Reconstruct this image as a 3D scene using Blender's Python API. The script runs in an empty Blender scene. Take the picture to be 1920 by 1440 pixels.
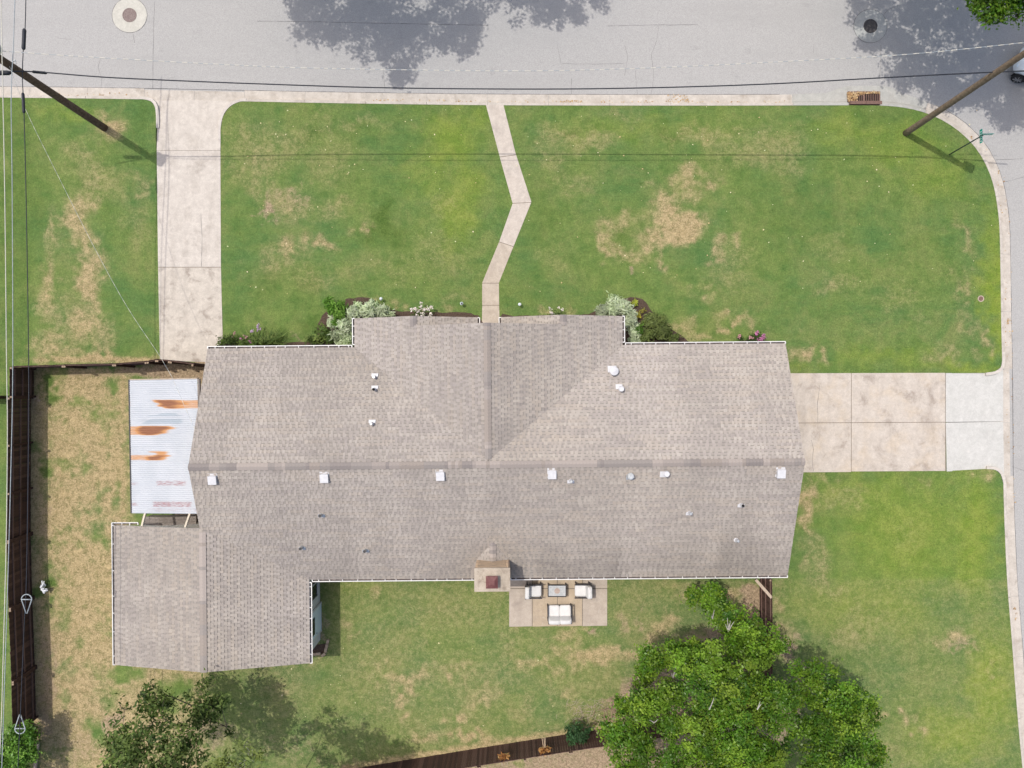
import bpy, bmesh, math, random
import numpy as np
from mathutils import Vector, Matrix
from mathutils.geometry import delaunay_2d_cdt

# ------------------------------------------------------------------ camera, sky, sun, exposure
S = bpy.context.scene
COL = S.collection
CAM_H = 37.0                      # metres above the lawn, looking straight down
FPX = 1333.0                      # focal length in pixels of the 1920 px wide photograph
cam = bpy.data.cameras.new('camera'); cam.sensor_width = 36.0
cam.lens = 36.0 * FPX / 1920.0; cam.clip_end = 2000
co = bpy.data.objects.new('camera', cam); COL.objects.link(co)
co.location = (0, 0, CAM_H); co.rotation_euler = (0, 0, 0); S.camera = co

SUN_EL = math.radians(68)
SUN_AZ = Vector((-0.82, 0.57)).normalized()
sdir = Vector((SUN_AZ.x * math.cos(SUN_EL), SUN_AZ.y * math.cos(SUN_EL), math.sin(SUN_EL)))
world = bpy.data.worlds.new('World'); S.world = world; world.use_nodes = True
wn = world.node_tree; wn.nodes.clear()
sky = wn.nodes.new('ShaderNodeTexSky'); sky.sky_type = 'NISHITA'; sky.sun_disc = False
sky.sun_elevation = SUN_EL; sky.sun_rotation = math.atan2(SUN_AZ.x, SUN_AZ.y) % (2 * math.pi)
sky.air_density = 1.0; sky.dust_density = 4.0; sky.ozone_density = 0.4
bg = wn.nodes.new('ShaderNodeBackground'); bg.inputs['Strength'].default_value = 0.15
wo = wn.nodes.new('ShaderNodeOutputWorld')
wn.links.new(sky.outputs[0], bg.inputs[0]); wn.links.new(bg.outputs[0], wo.inputs[0])
sun = bpy.data.lights.new('sun', 'SUN'); sun.energy = 2.5; sun.angle = math.radians(0.55); sun.color = (1.0, 0.95, 0.87)
so = bpy.data.objects.new('sun', sun); COL.objects.link(so); so.location = (-20, 14, 60)
so.rotation_euler = (-sdir).to_track_quat('-Z', 'Y').to_euler()
S.view_settings.view_transform = 'Standard'; S.view_settings.look = 'None'
S.view_settings.gamma = 1; S.view_settings.use_curve_mapping = False
S.view_settings.exposure = 0.17

rnd = random.Random(7)
nrg = np.random.default_rng(11)
SHX = SUN_AZ.x * -1 / math.tan(SUN_EL); SHY = SUN_AZ.y * -1 / math.tan(SUN_EL)   # shadow offset per metre of height

def P(px, py, z=0.0):
    """point at height z that stands on the sight line of photo pixel (px, py): used to survey the site"""
    k = (CAM_H - z) / FPX
    return Vector(((px - 960) * k, (720 - py) * k, z))
def G(px, py):
    p = P(px, py, 0); return (p.x, p.y)

# ------------------------------------------------------------------ materials
def new_mat(name):
    m = bpy.data.materials.new(name); m.use_nodes = True
    nt = m.node_tree; nt.nodes.clear()
    out = nt.nodes.new('ShaderNodeOutputMaterial')
    b = nt.nodes.new('ShaderNodeBsdfPrincipled')
    nt.links.new(b.outputs[0], out.inputs[0])
    return m, nt, b, out
class N:
    def __init__(s, nt):
        s.nt = nt; s.tc = nt.nodes.new('ShaderNodeTexCoord')
    def _in(s, sock, v):
        if v is None: return
        if isinstance(v, bpy.types.NodeSocket): s.nt.links.new(v, sock)
        else:
            if sock.type == 'RGBA' and len(v) == 3: v = (*v, 1)
            sock.default_value = v
    def pos(s): return s.tc.outputs['Object']
    def mapping(s, scale=(1, 1, 1), loc=(0, 0, 0)):
        n = s.nt.nodes.new('ShaderNodeMapping'); s.nt.links.new(s.pos(), n.inputs[0])
        n.inputs['Scale'].default_value = scale; n.inputs['Location'].default_value = loc
        return n.outputs[0]
    def noise(s, scale, detail=3, rough=.55, vec=None, dist=0):
        n = s.nt.nodes.new('ShaderNodeTexNoise')
        n.inputs['Scale'].default_value = scale; n.inputs['Detail'].default_value = detail
        n.inputs['Roughness'].default_value = rough; n.inputs['Distortion'].default_value = dist
        s.nt.links.new(vec if vec is not None else s.pos(), n.inputs['Vector'])
        return n.outputs[0]
    def voro(s, scale, vec=None):
        n = s.nt.nodes.new('ShaderNodeTexVoronoi'); n.inputs['Scale'].default_value = scale
        s.nt.links.new(vec if vec is not None else s.pos(), n.inputs['Vector'])
        return n.outputs['Distance']
    def math(s, op, a, b=0.0, c=None):
        n = s.nt.nodes.new('ShaderNodeMath'); n.operation = op
        s._in(n.inputs[0], a); s._in(n.inputs[1], b)
        if c is not None: s._in(n.inputs[2], c)
        return n.outputs[0]
    def madd(s, a, m, c): return s.math('MULTIPLY_ADD', a, m, c)
    def step(s, x, lo, hi):
        n = s.nt.nodes.new('ShaderNodeMapRange'); n.interpolation_type = 'SMOOTHSTEP'
        s._in(n.inputs[0], x); n.inputs[1].default_value = lo; n.inputs[2].default_value = hi
        n.inputs[3].default_value = 0; n.inputs[4].default_value = 1
        return n.outputs[0]
    def mix(s, f, a, b, mode='MIX'):
        n = s.nt.nodes.new('ShaderNodeMix'); n.data_type = 'RGBA'; n.blend_type = mode
        s._in(n.inputs[0], f); s._in(n.inputs[6], a); s._in(n.inputs[7], b)
        return n.outputs[2]
    def scale(s, col, f):
        n = s.nt.nodes.new('ShaderNodeVectorMath'); n.operation = 'SCALE'
        s._in(n.inputs[0], col); s._in(n.inputs[3], f); return n.outputs[0]
    def attr(s, name):
        n = s.nt.nodes.new('ShaderNodeAttribute'); n.attribute_name = name; return n
    def sep(s, v):
        n = s.nt.nodes.new('ShaderNodeSeparateColor'); s.nt.links.new(v, n.inputs[0]); return n.outputs
    def sepxyz(s, v):
        n = s.nt.nodes.new('ShaderNodeSeparateXYZ'); s.nt.links.new(v, n.inputs[0]); return n.outputs
    def bump(s, h, strength=.5, dist=.02):
        n = s.nt.nodes.new('ShaderNodeBump'); n.inputs['Strength'].default_value = strength
        n.inputs['Distance'].default_value = dist; s.nt.links.new(h, n.inputs['Height']); return n.outputs[0]

def pm(name, c1, c2=None, scale=6, rough=.8, bump=0, bscale=40, metal=0, attr=None, big=None, spec=.3, bdist=.01):
    """a worn two-tone surface; attr multiplies a per-face tint; big = (colour, scale, lo, hi) large stains"""
    m, nt, b, out = new_mat(name); n = N(nt)
    c = c1
    if c2 is not None: c = n.mix(n.step(n.noise(scale, 5, .62), .3, .7), c1, c2)
    if big is not None: c = n.mix(n.math('MULTIPLY', n.step(n.noise(big[1], 5, .6), big[2], big[3]), big[4] if len(big) > 4 else 1.0), c, big[0])
    if attr: c = n.mix(1.0, c, n.attr(attr).outputs[0], 'MULTIPLY')
    n._in(b.inputs['Base Color'], c)
    b.inputs['Roughness'].default_value = rough; b.inputs['Metallic'].default_value = metal
    b.inputs['Specular IOR Level'].default_value = spec
    if bump: nt.links.new(n.bump(n.noise(bscale, 4, .6), bump, bdist), b.inputs['Normal'])
    return m
def leaf_mat(name, gloss=.45, trans=.3):
    m, nt, b, out = new_mat(name); n = N(nt)
    a = n.attr('tint').outputs[0]
    nt.links.new(a, b.inputs['Base Color']); b.inputs['Roughness'].default_value = gloss
    b.inputs['Specular IOR Level'].default_value = .22
    t = nt.nodes.new('ShaderNodeBsdfTranslucent')
    nt.links.new(n.mix(1, a, (1.0, 1.15, .45, 1), 'MULTIPLY'), t.inputs[0])
    mx = nt.nodes.new('ShaderNodeMixShader'); mx.inputs[0].default_value = trans
    nt.links.new(b.outputs[0], mx.inputs[1]); nt.links.new(t.outputs[0], mx.inputs[2]); nt.links.new(mx.outputs[0], out.inputs[0])
    return m

def grass_mat():
    m, nt, b, out = new_mat('lawn_grass'); n = N(nt)
    a = n.attr('mask'); rgb = n.sep(a.outputs['Color']); yel = a.outputs['Alpha']
    wide = n.noise(.22, 4, .6); mid = n.noise(1.3, 5, .62); fine = n.noise(7.5, 6, .72); blade = n.noise(15, 7, .82)
    mow = n.noise(1.0, 3, .6, n.mapping((.35, 2.2, 1)))
    pat = n.noise(.55, 6, .68, dist=.5)
    clump = n.noise(3.4, 8, .74, dist=.35)          # tufts, 30 cm down to a few cm
    speck = n.noise(13, 6, .85)
    g = n.mix(n.step(mid, .32, .68), (.088, .152, .036), (.144, .200, .055))
    g = n.mix(n.math('MULTIPLY', n.step(wide, .40, .66), .7), g, (.066, .145, .044))
    g = n.mix(n.math('MULTIPLY', n.step(pat, .44, .74), .6), g, (.205, .215, .080))
    g = n.mix(n.math('MULTIPLY', n.step(mow, .4, .7), .35), g, (.142, .196, .052))
    g = n.mix(n.math('MULTIPLY', yel, .85), g, n.mix(n.step(mid, .3, .7), (.150, .220, .026), (.220, .265, .046)))
    g = n.mix(n.math('MULTIPLY', rgb[2], .85), g, n.mix(fine, (.040, .085, .012), (.085, .138, .028)))
    weed = n.step(n.noise(1.9, 7, .72, n.mapping((1, 1, 1), (13, 5, 0))), .60, .70)
    g = n.mix(n.math('MULTIPLY', weed, .5), g, (.050, .098, .020))
    g = n.scale(g, n.madd(clump, .7, .65))
    # straw: thin it reads as an olive wash, thick it breaks up tuft by tuft
    amp = n.madd(rgb[0], .65, .30)
    d = n.madd(n.math('SUBTRACT', clump, .5), n.math('MULTIPLY', amp, 1.9), rgb[0])
    d = n.madd(n.math('SUBTRACT', speck, .5), n.math('MULTIPLY', amp, .9), d)
    d = n.step(d, -.02, 1.10)
    straw = n.mix(n.step(n.madd(n.math('SUBTRACT', clump, .5), .8, speck), .28, .72), (.205, .152, .075), (.505, .395, .230))
    straw = n.mix(n.math('MULTIPLY', n.step(clump, .5, .72), .4), straw, (.42, .30, .150))
    straw = n.mix(n.math('MULTIPLY', n.step(mid, .5, .75), .3), straw, (.36, .255, .135))
    c = n.mix(n.math('MULTIPLY', d, .92), g, straw)
    s = n.step(n.madd(n.math('SUBTRACT', clump, .5), 1.3, n.madd(n.math('SUBTRACT', speck, .5), .6, rgb[1])), .2, .95)
    soil = n.mix(n.step(fine, .3, .7), (.240, .175, .115), (.385, .290, .20))
    c = n.mix(n.math('MULTIPLY', s, .95), c, soil)
    v = n.madd(blade, 1.25, .375)
    v = n.math('MULTIPLY', v, n.madd(fine, .9, .56))
    c = n.scale(c, v)
    nt.links.new(c, b.inputs['Base Color']); b.inputs['Roughness'].default_value = .9
    b.inputs['Specular IOR Level'].default_value = .15
    h = n.math('ADD', n.math('MULTIPLY', fine, .6), blade)
    nt.links.new(n.bump(h, .55, .05), b.inputs['Normal'])
    return m

def road_mat():
    m, nt, b, out = new_mat('street_asphalt'); n = N(nt)
    sp = n.noise(26, 4, .8); mid = n.noise(1.1, 5, .6); wide = n.noise(.5, 4, .6, n.mapping((.16, 1.2, 1)))
    c = n.mix(n.step(sp, .3, .7), (.292, .286, .278), (.438, .430, .418))
    c = n.mix(n.math('MULTIPLY', n.step(mid, .45, .75), .35), c, (.342, .336, .328))
    c = n.mix(n.math('MULTIPLY', n.step(wide, .5, .72), .4), c, (.322, .316, .308))
    oil = n.step(n.noise(.8, 5, .65, n.mapping((1, 1.6, 1), (3, 9, 0))), .60, .72)
    c = n.mix(n.math('MULTIPLY', oil, .28), c, (.22, .217, .214))
    spots = n.step(n.noise(9, 2, .5), .72, .78)
    c = n.mix(n.math('MULTIPLY', spots, .5), c, (.2, .2, .21))
    nt.links.new(c, b.inputs['Base Color']); b.inputs['Roughness'].default_value = .92
    b.inputs['Specular IOR Level'].default_value = .2
    nt.links.new(n.bump(sp, .35, .01), b.inputs['Normal'])
    return m

def concrete_mat(name, c1, c2, stain, samount=.55, sscale=1.1, grain=30, warm=None):
    m, nt, b, out = new_mat(name); n = N(nt)
    g = n.noise(grain, 4, .75); mid = n.noise(2.2, 6, .65); st = n.noise(sscale, 6, .68, dist=.4)
    c = n.mix(n.step(mid, .3, .7), c1, c2)
    c = n.mix(n.math('MULTIPLY', n.step(st, .5, .72), samount), c, stain)
    if warm: c = n.mix(n.math('MULTIPLY', n.step(n.noise(.8, 4, .6), .45, .7), .6), c, warm)
    sm = n.step(n.noise(5.5, 5, .75), .58, .72)
    c = n.mix(n.math('MULTIPLY', sm, samount * .45), c, stain)
    ty = n.step(n.noise(.9, 4, .6, n.mapping((1.6, .35, 1))), .5, .7)
    c = n.mix(n.math('MULTIPLY', ty, samount * .4), c, stain)
    pale = n.step(n.noise(3.2, 6, .7, dist=1.2), .60, .68)
    c = n.mix(n.math('MULTIPLY', pale, .30), c, (.56, .52, .47))
    mot = n.noise(4.5, 9, .78, dist=.8)
    c = n.scale(c, n.madd(mot, .62, .69))
    c = n.scale(c, n.madd(g, .6, .70))
    nt.links.new(c, b.inputs['Base Color']); b.inputs['Roughness'].default_value = .9
    b.inputs['Specular IOR Level'].default_value = .2
    nt.links.new(n.bump(g, .25, .008), b.inputs['Normal'])
    return m

M = {}
M['grass'] = grass_mat()
M['road'] = road_mat()
M['curb'] = concrete_mat('curb_concrete', (0.442, 0.401, 0.353), (0.524, 0.481, 0.428), (0.309, 0.266, 0.221), .6, 1.6)
M['kerb_pale'] = concrete_mat('kerb_return_concrete', (.49, .45, .405), (.54, .50, .455), (.40, .36, .315), .4, 1.6)
M['newcon'] = concrete_mat('new_concrete', (0.476, 0.472, 0.444), (0.531, 0.522, 0.495), (0.421, 0.412, 0.385), .4)
M['inletcon'] = concrete_mat('inlet_concrete', (0.361, 0.361, 0.336), (0.420, 0.412, 0.382), (0.302, 0.286, 0.260), .5)
M['drive'] = concrete_mat('driveway_concrete', (0.470, 0.428, 0.383), (0.548, 0.504, 0.451), (0.337, 0.298, 0.257), .6, .9)
M['drive_old'] = concrete_mat('stained_driveway_concrete', (0.442, 0.401, 0.349), (0.535, 0.486, 0.423), (0.273, 0.233, 0.198), .95, 1.3)
M['drive_e'] = concrete_mat('weathered_drive_concrete', (.455, .405, .352), (.52, .468, .412), (.315, .268, .228), .95, 1.0, warm=(.50, .415, .315))
M['walk'] = concrete_mat('walk_concrete', (0.460, 0.405, 0.353), (0.524, 0.471, 0.413), (0.348, 0.307, 0.276), .55, 1.4)
M['walk_d'] = concrete_mat('dusty_walk_concrete', (0.403, 0.345, 0.284), (0.470, 0.411, 0.340), (0.337, 0.289, 0.249), .5, 1.6)
M['patio'] = concrete_mat('patio_concrete', (0.397, 0.321, 0.233), (0.451, 0.369, 0.274), (0.324, 0.268, 0.215), .6, 1.0)
M['patio_g'] = concrete_mat('greyed_patio_concrete', (0.387, 0.329, 0.274), (0.451, 0.391, 0.329), (0.307, 0.263, 0.224), .6, 1.2)
M['collar_pale'] = concrete_mat('manhole_concrete', (0.462, 0.449, 0.399), (0.504, 0.487, 0.437), (0.420, 0.399, 0.353), .4)
M['collar_grey'] = concrete_mat('manhole_concrete_grey', (0.353, 0.361, 0.344), (0.403, 0.403, 0.382), (0.302, 0.302, 0.286), .4)
M['crack'] = pm('crack_dark', (.11, .11, .115), (.16, .155, .15), 12)
M['iron_red'] = pm('rusted_iron', (.14, .085, .07), (.20, .12, .095), 14, .75, .4)
M['iron_dark'] = pm('dark_cast_iron', (.05, .045, .045), (.075, .07, .07), 14, .7, .4)
M['iron_lid'] = pm('brown_cast_iron', (.17, .125, .115), (.25, .20, .185), 14, .7, .4)
M['black'] = pm('black_void', (.006, .006, .006), rough=.9)
M['mulch'] = pm('dark_mulch', (.055, .036, .026), (.115, .08, .06), 22, .95, .9, 30, bdist=.05)
M['joint'] = pm('joint_filler', (.16, .135, .11), (.24, .205, .165), 14, .95)
M['soil'] = pm('bare_soil', (.30, .20, .125), (.40, .285, .185), 5, .95, .5, 25, bdist=.03)
M['shingle'] = pm('asphalt_shingle', (.88, .88, .88), (1.08, 1.06, 1.04), 30, .92, .4, 60, attr='tint', spec=.15)
M['cap'] = pm('ridge_cap_shingle', (.86, .86, .86), (1.08, 1.06, 1.05), 30, .92, .4, 60, attr='tint', spec=.15)
M['white'] = pm('white_painted_metal', (.62, .61, .59), (.70, .69, .67), 6, .5)
M['vent'] = pm('white_vent_metal', (.54, .54, .56), (.62, .62, .63), 8, .45)
M['galv'] = pm('galvanised_metal', (.42, .44, .45), (.58, .60, .61), 12, .4, metal=.5)
M['gutter_in'] = pm('gutter_grime', (.10, .085, .085), (.20, .165, .15), 9, .8)
M['siding'] = pm('grey_siding', (.60, .59, .56), (.66, .65, .62), 5, .7)
M['brickwall'] = pm('tan_brick_wall', (.40, .29, .21), (.47, .35, .25), 8, .9, .4)
M['brick'] = pm('tan_brick', (.45, .33, .22), (.54, .41, .29), 10, .9, .4)
M['chimcap'] = concrete_mat('chimney_crown', (0.395, 0.336, 0.269), (0.454, 0.395, 0.319), (0.227, 0.185, 0.143), .8, 2.6)
M['flue'] = pm('maroon_flue_cap', (.125, .048, .046), (.165, .07, .066), 8, .5)
M['door_white'] = pm('pale_blue_door', (.70, .79, .83), (.74, .82, .86), 5, .5)
M['glass'] = pm('dark_window_glass', (.02, .025, .03), rough=.08, spec=.6)
M['fence'] = pm('dark_stained_fence', (.050, .026, .020), (.085, .046, .036), 14, .85, .4, 50)
M['fence2'] = pm('dark_stained_fence_pale', (.075, .042, .033), (.120, .070, .056), 14, .85, .4, 50)
M['fence3'] = pm('dark_stained_fence_deep', (.036, .020, .016), (.060, .033, .027), 14, .85, .4, 50)
M['rail'] = pm('fence_rail', (.115, .068, .055), (.165, .105, .088), 14, .85)
M['fence_grey'] = pm('weathered_grey_fence', (.17, .145, .13), (.25, .22, .20), 12, .9, .4, 50)
M['post_end'] = pm('sawn_post_end', (.24, .17, .12), (.32, .24, .17), 20, .9)
M['pole'] = pm('creosote_pole', (.085, .055, .038), (.15, .105, .078), 7, .9, .6, 16)
M['pole_pale'] = pm('weathered_pole', (.16, .115, .08), (.25, .19, .14), 7, .9, .6, 16)
M['cable'] = pm('black_cable', (.018, .02, .028), (.03, .034, .045), 12, .5)
M['cable_pale'] = pm('pale_wire', (.50, .48, .42), (.60, .58, .50), 12, .5)
M['cable_grey'] = pm('grey_wire', (.27, .31, .33), (.38, .42, .44), 12, .45)
M['plank'] = pm('weathered_plank', (.36, .29, .225), (.46, .38, .30), 12, .9, .4)
M['cream'] = pm('cream_rafter', (.58, .51, .40), (.64, .57, .46), 8, .7)
M['frame'] = pm('dark_bronze_frame', (.028, .026, .030), (.045, .042, .047), 12, .45)
M['cushion'] = pm('white_cushion', (.58, .575, .565), (.65, .645, .635), 7, .9, .3, 14, bdist=.03)
M['tabletop'] = pm('grey_table_slat', (.40, .42, .43), (.50, .51, .51), 9, .6)
M['tabledisc'] = pm('rusty_table_disc', (.36, .27, .225), (.44, .36, .31), 14, .7)
M['signgreen'] = pm('green_sign', (.01, .34, .27), (.02, .40, .33), 6, .4)
M['signpost'] = pm('dark_sign_post', (.06, .085, .085), (.10, .125, .12), 12, .55, metal=.3)
M['signwhite'] = pm('white_sign_letter', (.75, .85, .83), rough=.4)
M['carwhite'] = pm('white_car_paint', (.72, .76, .78), (.75, .79, .81), 3, .25, spec=.5)
M['tyre'] = pm('tyre_rubber', (.015, .015, .017), (.03, .03, .03), 12, .8)
M['rim'] = pm('alloy_rim', (.55, .55, .55), (.65, .65, .65), 8, .3, metal=.7)
M['blue'] = pm('blue_decal', (.03, .04, .22), rough=.4)
M['red'] = pm('red_decal', (.55, .09, .08), rough=.4)
M['carglass'] = pm('car_glass', (.02, .03, .04), rough=.05, spec=.6)
M['coco'] = pm('coco_liner', (.42, .26, .10), (.56, .38, .17), 22, .95, .8, 40, bdist=.03)
M['stone'] = pm('tan_edging_stone', (.36, .27, .19), (.46, .36, .26), 12, .9, .4)
M['plastic_white'] = pm('white_plastic', (.76, .78, .82), (.82, .83, .86), 9, .4, .6, 18, bdist=.03)
M['lightglass'] = pm('solar_light_glass', (.60, .72, .80), (.72, .80, .85), 10, .2)
M['bark'] = pm('tree_bark', (.115, .088, .066), (.20, .16, .125), 8, .95, .6, 20)
M['bark_pale'] = pm('pale_branch_bark', (.36, .34, .31), (.46, .44, .40), 8, .95)
M['deadwood'] = pm('dead_branch', (.24, .165, .11), (.36, .26, .18), 12, .95)
M['leaf'] = leaf_mat('broad_leaf', .38, .28)
M['leaf_dull'] = leaf_mat('dull_leaf', .6, .28)
M['petal'] = leaf_mat('flower_petal', .7, .2)
M['litter'] = leaf_mat('dry_leaf_litter', .8, .05)

def metal_roof_mat():
    m, nt, b, out = new_mat('corrugated_metal'); n = N(nt)
    c = n.mix(n.step(n.noise(1.2, 4, .6), .3, .7), (.43, .455, .49), (.475, .497, .53))
    a = n.attr('rust'); rgb = n.sep(a.outputs['Color'])
    st = n.noise(3.0, 6, .75, n.mapping((.55, 16, 1)))
    r = n.step(n.madd(n.math('SUBTRACT', st, .5), 1.0, rgb[0]), .1, .62)
    r2 = n.step(n.madd(n.math('SUBTRACT', st, .5), 1.1, rgb[0]), .50, 1.05)
    rust = n.mix(r2, (.50, .25, .095), (.235, .10, .052))
    c = n.mix(r, c, rust)
    gr = n.step(n.madd(n.math('SUBTRACT', st, .5), .9, rgb[1]), .35, .8)
    c = n.mix(n.math('MULTIPLY', gr, .62), c, (.27, .32, .37))
    pu = n.step(n.madd(n.math('SUBTRACT', n.noise(5.0, 5, .7, n.mapping((1.0, 12, 1))), .5), 2.4, rgb[2]), .40, .95)
    c = n.mix(n.math('MULTIPLY', pu, .85), c, (.26, .07, .065))
    nt.links.new(c, b.inputs['Base Color']); b.inputs['Roughness'].default_value = .55
    b.inputs['Specular IOR Level'].default_value = .3
    return m
M['metalroof'] = metal_roof_mat()

# ------------------------------------------------------------------ mesh helpers
class MB:
    def __init__(s): s.v = []; s.f = []; s.c = []; s.mi = []; s.hascol = False
    def face(s, pts, col=None, mi=0):
        i = len(s.v); s.v.extend([tuple(p) for p in pts]); s.f.append(tuple(range(i, i + len(pts))))
        s.c.append(col); s.mi.append(mi)
        if col is not None: s.hascol = True
    def grid(s, verts, faces, col=None, mi=0):
        i = len(s.v); s.v.extend([tuple(p) for p in verts])
        for f in faces:
            s.f.append(tuple(a + i for a in f)); s.c.append(col); s.mi.append(mi)
        if col is not None: s.hascol = True
    def box(s, c, d, rz=0, col=None, mi=0, ry=0, rx=0):
        hx, hy, hz = d[0] / 2, d[1] / 2, d[2] / 2
        R = Matrix.Rotation(rz, 3, 'Z') @ Matrix.Rotation(ry, 3, 'Y') @ Matrix.Rotation(rx, 3, 'X')
        c = Vector(c); vs = [c + R @ Vector((x * hx, y * hy, z * hz)) for z in (-1, 1) for y in (-1, 1) for x in (-1, 1)]
        s.grid(vs, [(0, 2, 3, 1), (4, 5, 7, 6), (0, 1, 5, 4), (2, 6, 7, 3), (0, 4, 6, 2), (1, 3, 7, 5)], col, mi)
    def beam(s, a, b, w, h, col=None, mi=0):
        a = Vector(a); b = Vector(b); d = (b - a).normalized()
        sd = Vector((0, 0, 1)).cross(d)
        if sd.length < 1e-4: sd = Vector((1, 0, 0))
        sd.normalize(); up = d.cross(sd)
        vs = []
        for p in (a, b):
            for q in ((-1, -1), (1, -1), (1, 1), (-1, 1)): vs.append(p + sd * q[0] * w / 2 + up * q[1] * h / 2)
        s.grid(vs, [(3, 2, 1, 0), (4, 5, 6, 7), (0, 1, 5, 4), (1, 2, 6, 5), (2, 3, 7, 6), (3, 0, 4, 7)], col, mi)
    def prism(s, poly, z0, z1, col=None, mi=0, side=None):
        """poly: list of (x, y), any winding"""
        ar = sum(poly[i][0] * poly[(i + 1) % len(poly)][1] - poly[(i + 1) % len(poly)][0] * poly[i][1] for i in range(len(poly)))
        if ar < 0: poly = poly[::-1]
        n = len(poly)
        zt = z1 if callable(z1) else (lambda x, y: z1)
        zb = z0 if callable(z0) else (lambda x, y: z0)
        vs = [(x, y, zb(x, y)) for x, y in poly] + [(x, y, zt(x, y)) for x, y in poly]
        s.grid(vs, [tuple(range(n, 2 * n))], col, mi)
        i = len(s.v) - 2 * n
        s.f.append(tuple(i + a for a in range(n - 1, -1, -1))); s.c.append(col); s.mi.append(mi)
        for k in range(n):
            s.f.append((i + k, i + (k + 1) % n, i + n + (k + 1) % n, i + n + k)); s.c.append(col); s.mi.append(mi if side is None else side)
    def tube(s, pts, rad, n=8, col=None, mi=0, caps=True):
        pts = [Vector(p) for p in pts]; m = len(pts)
        if not isinstance(rad, (list, tuple)): rad = [rad] * m
        vs = []
        ref = None
        for i, p in enumerate(pts):
            d = (pts[min(i + 1, m - 1)] - pts[max(i - 1, 0)]).normalized()
            if ref is None:
                ref = Vector((0, 0, 1)) if abs(d.z) < .9 else Vector((1, 0, 0))
            x = d.cross(ref)
            if x.length < 1e-5: x = d.cross(Vector((0, 1, 0)))
            x.normalize(); y = d.cross(x)
            for k in range(n):
                a = 2 * math.pi * k / n
                vs.append(p + (x * math.cos(a) + y * math.sin(a)) * rad[i])
        fs = [(i * n + k, i * n + (k + 1) % n, (i + 1) * n + (k + 1) % n, (i + 1) * n + k) for i in range(m - 1) for k in range(n)]
        if caps: fs += [tuple(range(n - 1, -1, -1)), tuple((m - 1) * n + k for k in range(n))]
        s.grid(vs, [f[::-1] for f in fs], col, mi)
    def cyl(s, c, r, h, n=20, col=None, mi=0, r2=None):
        c = Vector(c); r2 = r if r2 is None else r2
        vs = [(c.x + r * math.cos(2 * math.pi * k / n), c.y + r * math.sin(2 * math.pi * k / n), c.z) for k in range(n)]
        vs += [(c.x + r2 * math.cos(2 * math.pi * k / n), c.y + r2 * math.sin(2 * math.pi * k / n), c.z + h) for k in range(n)]
        s.grid(vs, [(k, (k + 1) % n, n + (k + 1) % n, n + k) for k in range(n)] + [tuple(range(n, 2 * n)), tuple(range(n - 1, -1, -1))], col, mi)
    def ring(s, c, r0, r1, h, n=36, col=None, mi=0, wob=0):
        c = Vector(c); vs = []
        w = [1 + rnd.uniform(-wob, wob) for _ in range(n)]
        for rr, z in ((r0, 0), (r1, 0), (r1, h), (r0, h)):
            for k in range(n):
                a = 2 * math.pi * k / n; q = rr * (w[k] if rr == r1 else 1)
                vs.append((c.x + q * math.cos(a), c.y + q * math.sin(a), c.z + z))
        fs = []
        for j in range(4):
            for k in range(n):
                fs.append((j * n + k, j * n + (k + 1) % n, ((j + 1) % 4) * n + (k + 1) % n, ((j + 1) % 4) * n + k))
        s.grid(vs, fs, col, mi)
    def soft(s, c, d, rz=0, e=.35, nu=16, nv=8, rx=0, ry=0, col=None, mi=0):
        """soft cushion: a superellipsoid"""
        R = Matrix.Rotation(rz, 3, 'Z') @ Matrix.Rotation(ry, 3, 'Y') @ Matrix.Rotation(rx, 3, 'X'); c = Vector(c)
        sg = lambda x, p: math.copysign(abs(x) ** p, x)
        vs = []
        for j in range(nv + 1):
            ph = -math.pi / 2 + math.pi * j / nv
            for i in range(nu):
                th = 2 * math.pi * i / nu
                vs.append(c + R @ Vector((d[0] / 2 * sg(math.cos(ph), e * 1.4) * sg(math.cos(th), e), d[1] / 2 * sg(math.cos(ph), e * 1.4) * sg(math.sin(th), e), d[2] / 2 * sg(math.sin(ph), e * 1.6))))
        fs = [(j * nu + i, j * nu + (i + 1) % nu, (j + 1) * nu + (i + 1) % nu, (j + 1) * nu + i) for j in range(nv) for i in range(nu)]
        s.grid(vs, fs, col, mi)
    def mesh(s, name, mats, smooth=False):
        me = bpy.data.meshes.new(name); me.from_pydata(s.v, [], s.f)
        if not isinstance(mats, (list, tuple)): mats = [mats]
        for m in mats: me.materials.append(m)
        if len(mats) > 1: me.polygons.foreach_set('material_index', s.mi)
        if s.hascol:
            at = me.attributes.new('tint', 'FLOAT_COLOR', 'FACE')
            arr = np.ones((len(s.f), 4), dtype=np.float32)
            for i, c in enumerate(s.c):
                if c is not None: arr[i, :3] = c[:3]
            at.data.foreach_set('color', arr.ravel())
        if smooth: me.polygons.foreach_set('use_smooth', [True] * len(me.polygons))
        me.update(); return me
    def build(s, name, mats, parent=None, smooth=False, loc=None, rz=0):
        return place(s.mesh(name, mats, smooth), name, parent, loc, rz)
def place(me, name, parent=None, loc=None, rz=0):
    o = bpy.data.objects.new(name, me); COL.objects.link(o)
    if parent is not None: o.parent = parent
    if loc is not None: o.location = loc
    if rz: o.rotation_euler = (0, 0, rz)
    return o
def tag(o, label=None, cat=None, group=None, kind=None):
    if label: o['label'] = label
    if cat: o['category'] = cat
    if group: o['group'] = group
    if kind: o['kind'] = kind
    return o
def thing(name, label, cat, loc=(0, 0, 0), rz=0, group=None):
    o = bpy.data.objects.new(name, None); COL.objects.link(o); o.location = loc; o.rotation_euler = (0, 0, rz)
    o.empty_display_size = .3
    return tag(o, label, cat, group)
def struct(name):
    o = bpy.data.objects.new(name, None); COL.objects.link(o); return tag(o, kind='structure')
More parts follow.
